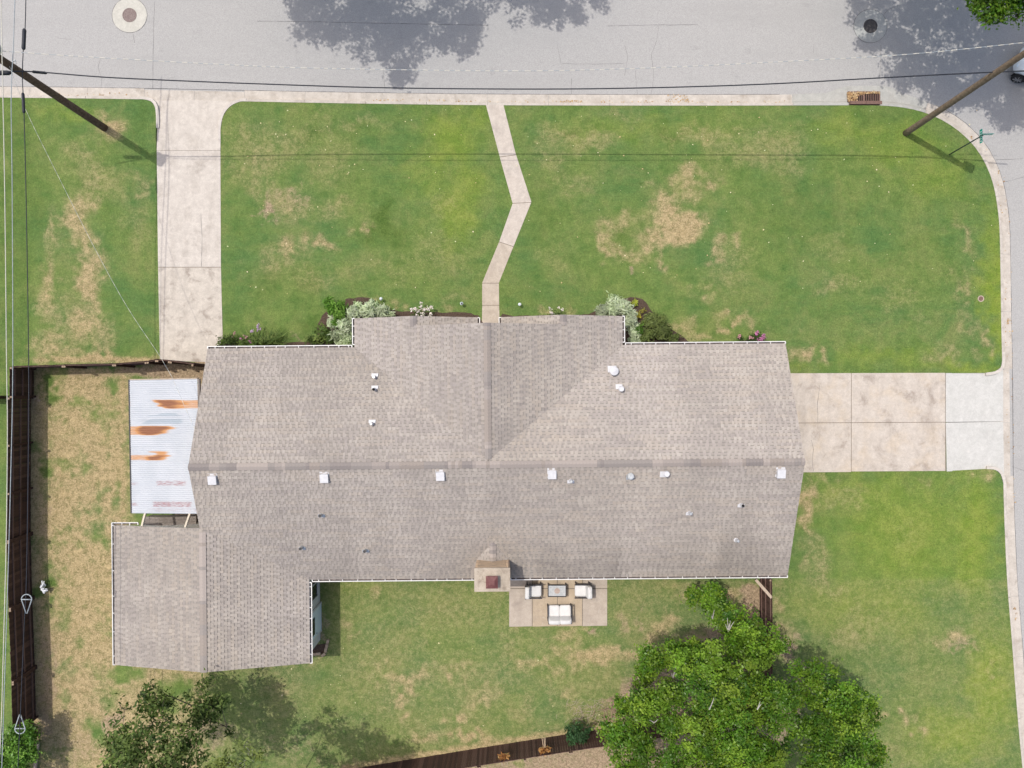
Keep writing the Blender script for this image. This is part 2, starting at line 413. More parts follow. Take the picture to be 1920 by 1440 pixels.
def quads_mesh(name, V, C, mat, k=4):
    """V: (n, k, 3) separate k-gons with a tint each"""
    n = len(V); me = bpy.data.meshes.new(name)
    me.vertices.add(n * k); me.vertices.foreach_set('co', np.ascontiguousarray(V, dtype=np.float32).ravel())
    me.loops.add(n * k); me.loops.foreach_set('vertex_index', np.arange(n * k, dtype=np.int32))
    me.polygons.add(n); me.polygons.foreach_set('loop_start', np.arange(0, n * k, k, dtype=np.int32))
    try: me.polygons.foreach_set('loop_total', np.full(n, k, dtype=np.int32))
    except Exception: pass
    me.update(calc_edges=True)
    at = me.attributes.new('tint', 'FLOAT_COLOR', 'FACE')
    at.data.foreach_set('color', np.concatenate([C, np.ones((n, 1))], 1).astype(np.float32).ravel())
    me.materials.append(mat); return me
def copy_tree(o, parent=None):
    c = o.copy(); COL.objects.link(c)
    if parent is not None: c.parent = parent
    for ch in list(o.children): copy_tree(ch, c)
    return c
# ------------------------------------------------------------------ ground, street, kerb
ZR = -0.14                         # street level below the lawn
g = MB(); g.face([(-400, -400, -.45), (400, -400, -.45), (400, 400, -.45), (-400, 400, -.45)])
tag(g.build('ground', M['soil']), kind='structure')

BACK = [(-2600, 150), (-600, 178), (-120, 182), (0, 183), (140, 184.5), (250, 186), (300, 187), (450, 190), (600, 193), (800, 196), (960, 197.5),
        (1200, 198), (1400, 198), (1590, 197.5), (1650, 198), (1692, 201.5), (1730, 210), (1765, 224.5), (1798, 246), (1828, 276),
        (1848, 308), (1862, 345), (1870, 388), (1874, 432), (1876, 520), (1877, 600), (1879, 690), (1880, 800), (1881, 900),
        (1884, 1000), (1889, 1100), (1897, 1200), (1906, 1320), (1917, 1440), (1940, 1650), (2080, 2900)]
def dense(px, step=14):
    out = []
    n = len(px)
    for i in range(n - 1):
        p0, p1, p2, p3 = px[max(i - 1, 0)], px[i], px[i + 1], px[min(i + 2, n - 1)]
        k = max(1, int(math.hypot(p2[0] - p1[0], p2[1] - p1[1]) / step))
        k = min(k, 24)
        for j in range(k):
            t = j / k
            out.append(tuple(.5 * (2 * p1[a] + (p2[a] - p0[a]) * t + (2 * p0[a] - 5 * p1[a] + 4 * p2[a] - p3[a]) * t * t + (3 * p1[a] - p0[a] - 3 * p2[a] + p3[a]) * t ** 3) for a in (0, 1)))
    out.append(px[-1]); return out
bk = [Vector(G(*p)) for p in dense(BACK)]
def normals(pl):
    ns = []
    for i in range(len(pl)):
        d = (pl[min(i + 1, len(pl) - 1)] - pl[max(i - 1, 0)]).normalized(); ns.append(Vector((-d.y, d.x)))
    return ns
bn = normals(bk)

# street: one sheet reaching out of the picture, north road and east road
NY = 25.3; EX = 35.2               # far kerbs of the two streets (outside the photograph)
rd = MB()
rd.face([(x, y, ZR) for x, y in ((-140, 12), (20, 12), (20, -140), (EX, -140), (EX, 10), (140, 10), (140, NY), (-140, NY))])
street = tag(rd.build('street', M['road']), kind='structure')

# far side of the streets: kerb and lawn, outside the photograph but there from a step aside
fl = MB()
fl.box((-100, NY + 45.2, -.1), (271, 90, .2)); fl.box((EX + 60, -60, -.1), (119.6, 140, .2))
fl.box((EX + 60, NY + 45.2, -.1), (119.6, 90, .2))
far_lawn = tag(fl.build('far_lawn', M['grass']), kind='structure')
fc = MB(); fc.box((-99.8, NY + .1, -.08), (269.9, .2, .18)); fc.box((EX + .1, -60, -.08), (.2, 138, .18))
tag(fc.build('far_kerb', M['curb']), kind='structure')

# kerb and gutter pan: cast sections with open joints
kerb = struct('kerb')
def cut(pl, a, b):
    """part of polyline between arc lengths a and b"""
    out = []; s0 = 0
    for i in range(len(pl) - 1):
        L = (pl[i + 1] - pl[i]).length
        for t in (a, b):
            pass
        if s0 <= a < s0 + L: out.append(pl[i].lerp(pl[i + 1], (a - s0) / L))
        if a < s0 + L < b: out.append(pl[i + 1])
        if s0 < b <= s0 + L: out.append(pl[i].lerp(pl[i + 1], (b - s0) / L)); break
        s0 += L
    return out
def arclen_at(px, py):
    q = Vector(G(px, py)); best = (1e9, 0); s0 = 0
    for i in range(len(bk) - 1):
        d = bk[i + 1] - bk[i]; L = d.length
        t = max(0, min(1, (q - bk[i]).dot(d) / (L * L))); e = (bk[i] + d * t - q).length
        if e < best[0]: best = (e, s0 + t * L)
        s0 += L
    return best[1]
total = sum((bk[i + 1] - bk[i]).length for i in range(len(bk) - 1))
def kerb_section(a, b, drop=False, mat='curb', wide=1.0):
    pl = cut(bk, a, b)
    if len(pl) < 2: return
    ns = normals(pl)
    if drop: prof = [(-.02, ZR - .06), (-.02, ZR + .012), (.16, ZR + .008), (.55 * wide, ZR + .014), (.55 * wide, ZR - .06)]
    else: prof = [(0, ZR - .1), (0, .012), (.13, .008), (.155, -.02), (.175, ZR + .005), (.30, ZR + .008), (.62 * wide, ZR + .014), (.62 * wide, ZR - .1)]
    mb = MB(); k = len(prof)
    vs = [(p.x + n_.x * o, p.y + n_.y * o, z) for p, n_ in zip(pl, ns) for o, z in prof]
    fs = [(i * k + j, (i + 1) * k + j, (i + 1) * k + j + 1, i * k + j + 1) for i in range(len(pl) - 1) for j in range(k - 1)]
    fs += [tuple(range(k)), tuple((len(pl) - 1) * k + j for j in range(k - 1, -1, -1))]
    mb.grid(vs, fs); mb.build('kerb_section', M[mat], kerb)
d0, d1 = arclen_at(268, 186.5), arclen_at(456, 190); e0, e1 = arclen_at(1880, 692), arclen_at(1881, 893)
inl0, inl1 = arclen_at(1590, 197), arclen_at(1650, 198); ap0, ap1 = arclen_at(1487, 198), arclen_at(1735, 212)
stops = sorted([d0, d1, e0, e1, ap0, ap1, inl0, inl1])
start, end = arclen_at(-700, 176), arclen_at(1960, 1800)
marks = [start]; 
for st in stops + [end]:
    L = st - marks[-1]; k = max(1, round(L / 3.1)); a0 = marks[-1]
    marks += [a0 + L * (i + 1) / k for i in range(k)]
for a, b in zip(marks[:-1], marks[1:]):
    mid = (a + b) / 2
    if inl0 < mid < inl1: continue
    dr = (d0 < mid < d1) or (e0 < mid < e1)
    kerb_section(a + .008, b - .008, dr, 'inletcon' if ap0 < mid < ap1 else 'curb', .85 if e0 < mid < e1 else 1)

# kerb returns curving into the drives, and the open seam between pan and asphalt
def kreturn(pxs, side):
    pl = [Vector(G(*p)) for p in dense(pxs, 5)]; ns = normals(pl); mb = MB(); vs = []
    k = len(pl)
    for i, (p, n_) in enumerate(zip(pl, ns)):
        t = min(1, max(0, (i / (k - 1) - .55) / .45)) if side[1] else 0
        top = .02
        for o, z in ((0, -.3), (0, top), (.15 * side[0], top), (.19 * side[0], -.3)): vs.append((p.x + n_.x * o, p.y + n_.y * o, z))
    mb.grid(vs, [(i * 4 + j, i * 4 + j + 1, (i + 1) * 4 + j + 1, (i + 1) * 4 + j) for i in range(k - 1) for j in range(3)] + [(0, 1, 2, 3), ((k - 1) * 4 + 3, (k - 1) * 4 + 2, (k - 1) * 4 + 1, (k - 1) * 4)])
    o = mb.build('kerb_section', M['kerb_pale'], kerb)
    bm0 = bmesh.new(); bm0.from_mesh(o.data); bmesh.ops.recalc_face_normals(bm0, faces=bm0.faces); bm0.to_mesh(o.data); bm0.free()
NWR = [(262, 186), (272, 186.8), (283, 190), (290, 199), (292.5, 214), (293, 240)]
NER = [(413.8, 262), (414, 240), (418, 219), (427, 204), (439, 195), (452, 190.4), (462, 190.3)]
ERN = [(1878.7, 660), (1879, 676), (1876, 689), (1866, 696), (1848, 699)]
ERS = [(1850, 879.5), (1866, 881), (1876, 889), (1881, 906), (1882, 925)]
kreturn(NWR, (1, 0)); kreturn(NER, (1, 0)); kreturn(ERN, (1, 0)); kreturn(ERS, (1, 0))
sm = MB()
for i in range(len(bk) - 1):
    if bk[i].x < -60 or bk[i].y < -60: continue
    if ap0 - 1 < arclen_at(960 + bk[i].x * FPX / CAM_H, 720 - bk[i].y * FPX / CAM_H) < ap1: continue
    q = [bk[i] + bn[i] * .615, bk[i + 1] + bn[i + 1] * .615, bk[i + 1] + bn[i + 1] * (.64 + rnd.uniform(0, .02)), bk[i] + bn[i] * (.64 + rnd.uniform(0, .02))]
    sm.face([(p.x, p.y, ZR + .004) for p in q])
sm.build('edge_seam', M['crack'], street)

# ------------------------------------------------------------------ lawn: one sheet cut round the kerb, with bare and lush patches surveyed from the photograph
outline = []
acc = 0
for i, p in enumerate(bk):
    outline.append((acc, p))
    if i < len(bk) - 1: acc += (bk[i + 1] - bk[i]).length
NDRV = [(272, 186.6), (283, 190), (290, 199), (292.5, 214), (293.5, 281), (414, 281), (414, 240), (418, 219), (427, 204), (439, 195), (452, 190.2)]
EDRV = [(1879, 676), (1876, 689), (1866, 696), (1848, 699), (1776, 700), (1774, 883), (1850, 879.5), (1866, 881), (1876, 889), (1881, 906)]
def lawn_outline():
    a_n0, a_n1 = arclen_at(272, 186.6), arclen_at(452, 190); a_e0, a_e1 = arclen_at(1879, 676), arclen_at(1881, 906)
    pts = []; dn = de = False
    for s_, p in outline:
        if a_n0 <= s_ <= a_n1:
            if not dn: pts += [Vector(G(*q)) for q in NDRV]; dn = True
            continue
        if a_e0 <= s_ <= a_e1:
            if not de: pts += [Vector(G(*q)) for q in EDRV]; de = True
            continue
        pts.append(p)
    return pts
lo = lawn_outline()
lo = [p for p in lo if p.x > -72 and p.y > -62]
lo = [Vector((-75, lo[0].y))] + lo + [Vector((lo[-1].x, -65)), Vector((-75, -65))]
LIM = (-31, -25, 29, 17)
def in_poly(pts, X, Y):
    ins = np.zeros(X.shape, bool); n = len(pts)
    for i in range(n):
        x0, y0 = pts[i]; x1, y1 = pts[(i + 1) % n]
        if y0 == y1: continue
        c = ((y0 > Y) != (y1 > Y)) & (X < (x1 - x0) * (Y - y0) / (y1 - y0) + x0); ins ^= c
    return ins
gx, gy = np.meshgrid(np.arange(LIM[0], LIM[2], .25), np.arange(LIM[1], LIM[3], .25))
gx = gx.ravel() + nrg.uniform(-.05, .05, gx.size); gy = gy.ravel() + nrg.uniform(-.05, .05, gy.size)
keep = in_poly([tuple(p) for p in lo], gx, gy)
pts2 = [Vector(p) for p in lo] + [Vector((a, b)) for a, b in zip(gx[keep], gy[keep])]
nb = len(lo)
res = delaunay_2d_cdt(pts2, [(i, (i + 1) % nb) for i in range(nb)], [], 1, 1e-6)
LV = [(v.x, v.y, 0) for v in res[0]]; LF = [tuple(f) for f in res[2]]
# soil-deep edge
lm = bpy.data.meshes.new('lawn'); 
nv = len(LV); edge_idx = []
em = {}
for f in LF:
    for i in range(3):
        e = (f[i], f[(i + 1) % 3]); em[e] = em.get(e, 0) + 1
bound = [e for e in em if (e[1], e[0]) not in em]
LV2 = list(LV); mp = {}
for e in bound:
    for a in e:
        if a not in mp: mp[a] = len(LV2); LV2.append((LV[a][0], LV[a][1], -.3))
LF2 = LF + [(e[1], e[0], mp[e[0]], mp[e[1]]) for e in bound]
lm.from_pydata(LV2, [], LF2)
va = np.array(LV2); px = va[:, 0] * FPX / CAM_H + 960; py = 720 - va[:, 1] * FPX / CAM_H
# smooth value noise for patch edges
def vnoise(x, y, sc, seed):
    r = np.random.default_rng(seed); T = r.random((64, 64)); x = x / sc; y = y / sc
    xi = np.floor(x).astype(int); yi = np.floor(y).astype(int); fx = x - xi; fy = y - yi
    fx = fx * fx * (3 - 2 * fx); fy = fy * fy * (3 - 2 * fy)
    t = lambda a, b: T[a % 64, b % 64]
    return (t(xi, yi) * (1 - fx) + t(xi + 1, yi) * fx) * (1 - fy) + (t(xi, yi + 1) * (1 - fx) + t(xi + 1, yi + 1) * fx) * fy
wx = px + (vnoise(px, py, 34, 1) - .5) * 34 + (vnoise(px, py, 15, 2) - .5) * 26 + (vnoise(px, py, 8, 21) - .5) * 16
wy = py + (vnoise(px, py, 34, 3) - .5) * 34 + (vnoise(px, py, 15, 4) - .5) * 26 + (vnoise(px, py, 8, 22) - .5) * 16
def spot(L, soft=.92, warp=True):
    out = np.zeros(len(px))
    X, Y = (wx, wy) if warp else (px, py)
    for x, y, rx, ry, a in L:
        d = np.sqrt(((X - x) / rx) ** 2 + ((Y - y) / ry) ** 2)
        t = np.clip((1.45 - d) / (soft * 1.45), 0, 1); out = np.maximum(out, a * t * t * (3 - 2 * t))
    return out
dry = spot([(90, 540, 22, 95, .75), (105, 440, 16, 50, .6), (150, 430, 24, 70, .85), (170, 520, 30, 90, .95), (165, 610, 55, 50, .85), (95, 630, 40, 30, .7), (110, 660, 60, 22, .75), (160, 380, 26, 40, .8),
            (205, 248, 34, 24, .95), (185, 225, 25, 18, .5), (200, 676, 140, 7, .95), (180, 330, 70, 45, .5), (150, 290, 40, 40, .45), (260, 345, 14, 30, .55), (195, 655, 25, 14, .7), (260, 420, 30, 60, .35), (120, 580, 20, 60, .4),
            (545, 385, 60, 45, .6), (690, 425, 13, 9, .8), (600, 462, 34, 18, .85), (545, 475, 30, 26, .8), (500, 500, 40, 40, .45), (470, 300, 60, 50, .5), (450, 250, 40, 50, .45), (530, 260, 80, 40, .38), (620, 300, 60, 60, .32), (490, 345, 30, 30, .5), (650, 230, 110, 18, .4), (640, 390, 50, 26, .5), (600, 520, 80, 30, .35), (720, 500, 90, 30, .28), (820, 480, 70, 50, .3), (830, 390, 40, 40, .3), (850, 560, 50, 14, .35),
            (1300, 325, 44, 26, .85), (1290, 360, 30, 30, .75), (1350, 365, 26, 14, .8), (1240, 385, 40, 30, .85), (1280, 425, 46, 26, 1.1), (1250, 445, 50, 22, 1.1), (1240, 410, 40, 30, 1.05), (1225, 470, 20, 16, .9), (1160, 470, 36, 20, .85), (1140, 450, 18, 34, .75), (1165, 410, 40, 20, .65), (1200, 480, 36, 16, .7), (1345, 478, 28, 14, .8), (1360, 465, 24, 10, .75), (1240, 492, 10, 14, .85), (1325, 540, 24, 22, .5), (1310, 575, 20, 12, .7), (1370, 605, 36, 14, .85), (1290, 620, 26, 22, .65), (1300, 640, 60, 10, .6), (1440, 620, 30, 20, .3), (1516, 668, 38, 12, .95), (1490, 655, 26, 20, .6), (1060, 250, 70, 30, .45), (1110, 265, 60, 26, .5), (1160, 210, 80, 14, .35), (1040, 300, 40, 40, .42), (1080, 350, 60, 30, .35), (1330, 250, 110, 26, .5), (1450, 270, 70, 40, .42), (1480, 300, 40, 40, .42), (1390, 290, 60, 30, .42),
            (1040, 480, 40, 30, .25), (1370, 500, 60, 60, .32), (1560, 540, 40, 14, .55), (1580, 530, 60, 30, .35), (1700, 540, 50, 30, .3), (1680, 560, 60, 20, .3), (1810, 440, 14, 30, .65), (1795, 420, 18, 20, .45), (1800, 545, 10, 50, .55), (1822, 550, 9, 45, .6), (1810, 600, 10, 30, .5), (1840, 635, 10, 24, .6), (1822, 625, 10, 20, .5), (1862, 670, 10, 6, .7), (1720, 610, 30, 20, .35), (1770, 660, 30, 20, .45), (1560, 455, 50, 30, .25),
            (750, 575, 70, 9, .95), (705, 565, 30, 12, .75), (820, 583, 26, 6, .8), (1040, 583, 60, 7, .7), (1260, 625, 30, 22, .6),
            (1516, 960, 12, 50, .95), (1508, 930, 16, 40, .9), (1520, 1000, 14, 40, .75), (1500, 1040, 14, 40, .55), (1560, 945, 40, 18, .45), (1540, 900, 50, 12, .45), (1590, 935, 70, 12, .4), (1740, 898, 30, 10, .55), (1700, 1000, 60, 40, .22), (1860, 900, 10, 20, .6), (1840, 895, 30, 10, .5), (1560, 1110, 60, 30, .5), (1530, 1060, 30, 60, .5), (1640, 1160, 80, 40, .4), (1600, 1200, 60, 40, .5), (1790, 1200, 40, 20, .85), (1760, 1210, 20, 12, .7), (1825, 1210, 12, 24, .8), (1790, 1190, 50, 12, .75), (1462, 1160, 14, 70, .85), (1480, 1190, 18, 40, .6), (1690, 1335, 60, 5, .9), (1640, 1345, 20, 8, .8), (1715, 1370, 40, 6, .8), (1870, 1268, 8, 16, .6), (1820, 1335, 40, 8, .4), (1660, 1400, 60, 20, .45), (1700, 1425, 40, 18, .4)])
dry = np.maximum(dry, spot([(760, 1270, 80, 24, .75), (720, 1235, 60, 30, .55), (850, 1255, 60, 24, .6), (900, 1310, 60, 20, .65), (740, 1310, 20, 14, .8), (760, 1298, 14, 14, .9), (840, 1284, 10, 7, 1.0), (845, 1350, 12, 11, 1.15), (817, 1348, 7, 7, 1.1), (750, 1347, 14, 7, 1.0), (870, 1383, 80, 10, 1.0), (800, 1390, 40, 10, .9), (860, 1340, 50, 12, .85), (900, 1290, 60, 26, .6), (800, 1260, 40, 20, .6), (690, 1265, 10, 6, .8), (540, 1285, 16, 7, .8), (590, 1240, 20, 12, .6), (515, 1300, 30, 26, .55), (700, 1110, 26, 16, .7), (660, 1175, 16, 26, .65), (650, 1110, 6, 60, .4), (785, 1190, 16, 9, .65), (1000, 1250, 70, 26, .75), (1110, 1235, 60, 20, .95), (1060, 1215, 40, 14, .75), (1150, 1230, 60, 26, .9), (1050, 1290, 80, 26, .6), (960, 1230, 30, 20, .5), (1080, 1330, 60, 30, .5), (980, 1330, 60, 30, .5), (1240, 1170, 50, 20, .85), (1220, 1185, 40, 14, .85), (1180, 1170, 40, 10, .6), (1290, 1120, 60, 24, .6), (1270, 1095, 80, 10, .6), (1380, 1110, 40, 26, .9), (960, 1180, 30, 8, .6), (1060, 1185, 60, 9, .75)]))
# left yard: dry all over with green tufts
ly = np.clip((px - 52) / 6, 0, 1) * np.clip((262 - px) / 30, 0, 1) * np.clip((py - 688) / 4, 0, 1)
ly2 = np.clip((px - 52) / 6, 0, 1) * np.clip((430 - px) / 60, 0, 1) * np.clip((py - 1215) / 30, 0, 1)
ly = np.maximum(ly, ly2 * .9)
dry = np.maximum(dry, ly * (1.0 - .62 * np.clip((vnoise(px, py, 30, 8) * .45 + vnoise(px, py, 12, 18) * .3 + vnoise(px, py, 6, 28) * .25 - .46) * 3.2, 0, 1)))
dry = np.maximum(dry, spot([(190, 677, 135, 6, 1.1), (100, 676, 40, 8, 1.0)], .6, False))
# straw strip on the south fence line
fy = np.interp(px, [600, 720, 900, 1065, 1150], [1452, 1432, 1402, 1376, 1364])
dry = np.maximum(dry, (px > 640) * (px < 1180) * np.exp(-((py - fy + 2) / 9.0) ** 2) * 1.1)
# backyard general dullness
by = (px > 420) * (px < 1440) * (py > 1085); dry = dry * np.clip(.82 + .2 * dry, .8, 1.0)
dry = np.maximum(dry, by * (.20 + .18 * vnoise(px, py, 60, 9)))
dry = np.maximum(dry, (py > 1085) * (px >= 1440) * .22)
south = (py > fy + 4) * (px > 560) * (px < 1450)
dry = np.where(south, .55, dry)
green_tuft = spot([(98, 722, 17, 20, 1), (100, 700, 22, 12, .7), (236, 822, 8, 14, 1), (80, 880, 14, 16, .9), (228, 935, 14, 22, .8), (85, 1105, 15, 22, .9), (182, 935, 14, 16, .7), (175, 880, 20, 14, .6), (215, 720, 22, 14, .8), (215, 745, 16, 10, .7), (150, 770, 40, 16, .4), (120, 895, 6, 6, .9), (125, 1230, 8, 8, .8), (240, 1270, 22, 20, .8), (330, 1290, 30, 24, .9), (180, 1370, 30, 20, .6), (150, 1000, 40, 10, .4)], .7)
dry = np.clip(dry - green_tuft * .85, 0, 1.2)
soil = spot([(505, 392, 17, 20, .8), (560, 372, 40, 22, .42), (505, 415, 12, 20, .8), (515, 408, 6, 10, .9), (692, 424, 9, 6, .55), (1188, 500, 6, 5, .9), (1790, 1212, 22, 8, .55), (1770, 1222, 10, 5, .55), (945, 1166, 12, 9, .95), (1040, 1178, 16, 5, .6), (1100, 1180, 12, 8, .8), (1180, 1165, 9, 12, .5), (1200, 1155, 6, 16, .5), (1410, 1130, 20, 44, 1.0), (1425, 1110, 16, 30, .8), (1345, 1185, 42, 24, 1.0), (1330, 1215, 40, 30, 1.0), (1400, 1220, 40, 70, 1.0), (1300, 1290, 90, 90, 1.0), (1215, 1280, 22, 14, .9), (1140, 1320, 24, 20, .75), (1200, 1330, 60, 60, .9), (1360, 1360, 120, 90, 1.0), (1470, 1230, 14, 40, .75), (1490, 1260, 30, 20, .6), (205, 1345, 22, 22, .75), (150, 1410, 60, 20, .4), (380, 1380, 50, 40, .6), (70, 760, 10, 30, .6), (75, 970, 12, 50, .5), (85, 1260, 14, 80, .6), (80, 1350, 18, 60, .7), (600, 1190, 10, 34, .6), (610, 1105, 12, 12, .4), (540, 1400, 60, 30, .35), (620, 1430, 60, 14, .4), (565, 640, 18, 6, .6)], .6)
soil = np.maximum(soil, spot([(325, 702, 62, 10, 1.0), (290, 695, 70, 5, .9), (340, 974, 36, 9, 1.0), (385, 690, 20, 30, 1.0), (320, 690, 60, 8, .9), (225, 700, 90, 6, .55)], .4, False))
soil = np.where(south, .62 + .25 * vnoise(px, py, 40, 12), soil)
soil = soil * (1 - spot([(982, 1425, 12, 10, 1)], .7))
lush = spot([(580, 242, 22, 14, .75), (575, 255, 14, 10, .6), (670, 245, 20, 8, .4), (720, 410, 26, 34, .85), (705, 440, 22, 22, .8), (735, 430, 20, 40, .55), (1065, 242, 14, 10, .7), (1260, 245, 24, 14, .75), (1250, 225, 16, 8, .5), (1170, 445, 16, 26, .6), (580, 530, 26, 20, .5), (500, 530, 40, 30, .3), (98, 724, 18, 18, .9), (80, 880, 12, 16, .7), (86, 1108, 15, 20, .7), (590, 610, 20, 30, .6), (440, 600, 30, 30, .3), (640, 1160, 30, 90, .35), (1010, 400, 30, 60, .25), (1500, 400, 90, 70, .2), (60, 395, 30, 60, .35), (22, 400, 24, 240, .5), (20, 600, 24, 140, .5), (50, 300, 40, 60, .25), (340, 1285, 22, 14, .5), (1640, 205, 40, 10, .4), (270, 230, 6, 50, .4), (1650, 690, 160, 5, .4), (1640, 893, 140, 6, .35)], .8)
lush = np.maximum(lush, np.clip(.55 - np.abs(px - 45) / 60, 0, .5) * (py > 190) * (py < 690) * (px < 60))
yel = spot([(845, 260, 60, 60, .75), (850, 400, 40, 70, .7), (880, 350, 40, 60, .6), (800, 330, 50, 60, .45), (1870, 560, 14, 180, 1.0), (1855, 480, 20, 120, .7), (1700, 270, 80, 50, .6), (1760, 320, 60, 60, .55), (1600, 240, 90, 30, .5), (1200, 240, 220, 26, .35), (1650, 670, 120, 20, .5), (1800, 680, 70, 14, .8), (1700, 1000, 160, 120, .75), (1830, 1000, 50, 160, .85), (1860, 1300, 50, 140, .9), (1640, 930, 120, 40, .6), (1800, 1380, 100, 60, .85), (1580, 1130, 90, 60, .5), (1690, 1130, 80, 60, .5), (640, 1100, 40, 20, .3), (700, 640, 80, 30, .2), (1500, 690, 80, 6, .4), (130, 210, 60, 16, .4), (900, 220, 30, 20, .5)], .9)
mk = np.stack([dry, soil, lush, yel], 1).astype(np.float32)
at = lm.attributes.new('mask', 'FLOAT_COLOR', 'POINT'); at.data.foreach_set('color', mk.ravel())
lm.materials.append(M['grass']); lm.update()
lawn = place(lm, 'lawn'); tag(lawn, kind='structure')
fa = far_lawn.data.attributes.new('mask', 'FLOAT_COLOR', 'POINT'); fa.data.foreach_set('color', np.tile(np.array([.2, 0, .1, .2], np.float32), len(far_lawn.data.vertices)))

# ------------------------------------------------------------------ drives, walk, patio: separate slabs with joints
def slab(parent, name, pxs, mat, z=.014, th=.1, gap=.0035, label=None):
    c = Vector((sum(p[0] for p in pxs) / len(pxs), sum(p[1] for p in pxs) / len(pxs)))
    pts = []
    n = len(pxs); w = [Vector(G(*p)) for p in pxs]
    ar = sum(w[i].x * w[(i + 1) % n].y - w[(i + 1) % n].x * w[i].y for i in range(n))
    sgn = 1 if ar > 0 else -1
    for i in range(n):
        d1 = (w[i] - w[i - 1]).normalized(); d2 = (w[(i + 1) % n] - w[i]).normalized()
        n1 = Vector((-d1.y, d1.x)) * sgn; n2 = Vector((-d2.y, d2.x)) * sgn
        b_ = (n1 + n2); b_ = b_ / max(b_.length, .3)
        q = w[i] + b_ * gap; pts.append((q.x, q.y))
    mb = MB(); mb.prism(pts, (lambda x, y: z(x, y) - th) if callable(z) else z - th, z)
    o = mb.build(name, M[mat], parent)
    if label: o['label'] = label
    return o
nd = struct('driveway')
ya = G(0, 176)[1]; yb = G(0, 282)[1]
zn = lambda x, y: .014 + (ZR + .022 - .014) * max(0, min(1, (y - yb) / (ya - yb)))
slab(nd, 'concrete_slab', [(280, 187.5), (286, 191), (292, 200), (294, 215), (294, 282), (413.5, 282), (413.5, 240), (417, 219), (427, 204), (440, 193), (440, 187.5), (360, 186)], 'drive', zn)
slab(nd, 'concrete_slab', [(294, 282.5), (413.5, 282.5), (414.5, 500.5), (296.5, 500.5)], 'drive')
slab(nd, 'concrete_slab', [(296.5, 501.5), (414.5, 501.5), (418, 640), (418, 680), (300, 676)], 'drive_old')
def joint_bed(parent, pxs, z=.006):
    mb = MB(); mb.prism([G(*p) for p in pxs], -.08, z); mb.build('joint_filler', M['joint'], parent)
joint_bed(nd, [(294.5, 281.6), (413.2, 281.6), (414, 500), (417.5, 640), (417.5, 679), (300.5, 675), (297, 501)])
cr = MB()
def ribbon(mb, pts, w, z, jit=0.0):
    q = []
    for i, p in enumerate(pts): q.append(Vector(G(*p)))
    # subdivide with jitter
    r = [q[0]]
    for i in range(len(q) - 1):
        k = max(1, int((q[i + 1] - q[i]).length / .25))
        for j in range(1, k + 1):
            t = q[i].lerp(q[i + 1], j / k)
            if jit and not (j == k): t += Vector((rnd.uniform(-jit, jit), rnd.uniform(-jit, jit)))
            r.append(t)
    ns = normals(r)
    for i in range(len(r) - 1):
        w0 = w * rnd.uniform(.5, 1.2) / 2; a, b, na, nb_ = r[i], r[i + 1], ns[i], ns[i + 1]
        mb.face([(a.x - na.x * w0, a.y - na.y * w0, z), (b.x - nb_.x * w0, b.y - nb_.y * w0, z), (b.x + nb_.x * w0, b.y + nb_.y * w0, z), (a.x + na.x * w0, a.y + na.y * w0, z)])
ribbon(cr, [(377, 400), (379, 440), (378, 500)], .018, .0185, .015)
cr.build('crack', M['crack'], nd)
ed = struct('driveway')
xa = G(1886, 0)[0]; xb = G(1774, 0)[0]
zee = lambda x, y: .014 + (ZR + .022 - .014) * max(0, min(1, (x - xb) / (xa - xb)))
for (x0, x1, y0, y1, y2, m_) in ((1425, 1595.5, 700, 793, 886, 'drive_e'), (1596.5, 1772, 699.5, 792, 884, 'drive_e')):
    slab(ed, 'concrete_slab', [(x0, y0), (x1, y0 - .5), (x1, y1 - 1), (x0, y1)], m_)
    slab(ed, 'concrete_slab', [(x0, y1 + 1), (x1, y1), (x1, y2 - 1), (x0, y2)], m_)
slab(ed, 'concrete_slab', [(1773, 699.5), (1846, 698.5), (1866, 695.5), (1877, 688), (1880, 672), (1884, 672), (1884, 790), (1773, 791.5)], 'newcon', zee, label='newer pale concrete slab')
slab(ed, 'concrete_slab', [(1773, 792.5), (1884, 791), (1886, 910), (1882, 910), (1876, 890), (1866, 882), (1850, 880), (1775, 884)], 'newcon', zee, label='newer pale concrete slab')
cr = MB()
ribbon(cr, [(1536, 722), (1534, 745), (1532, 760), (1533, 792)], .018, .0185, .02); ribbon(cr, [(1521, 825), (1525, 842), (1523, 862), (1525, 884)], .018, .0185, .02)
cr.build('crack', M['crack'], ed)
joint_bed(ed, [(1426, 701), (1773.5, 700.2), (1773.5, 882.5), (1426, 885)])
wk = struct('walkway')
joint_bed(wk, [(911.6, 197.5), (943.4, 197.5), (967, 290), (995.6, 379), (963, 462), (935.4, 530.5), (935.4, 640), (904.6, 640), (904.6, 531), (936.2, 453.5), (961.6, 381.5), (937.6, 294.5)], .007)
for q, m_ in (([(911, 196.5), (944, 196.5), (967.5, 290), (937, 294)], 'walk'), ([(937, 295), (968, 291), (996.5, 379), (961, 381)], 'walk'), ([(961, 382), (996, 380), (963, 462), (936, 453)], 'walk'),
              ([(935.5, 454), (962.5, 463), (935.5, 530.5), (904, 530.5)], 'walk_d'), ([(904, 531.5), (935.5, 531.5), (936, 572), (904, 572)], 'walk_d'), ([(904, 573), (936, 573), (938, 640), (903, 640)], 'walk_d')):
    slab(wk, 'concrete_slab', q, m_)
pt = struct('patio')
joint_bed(pt, [(955, 1062), (1138, 1062), (1138, 1172.8), (955, 1174)], .012)
cx = [954, 998, 1045, 1092, 1139]
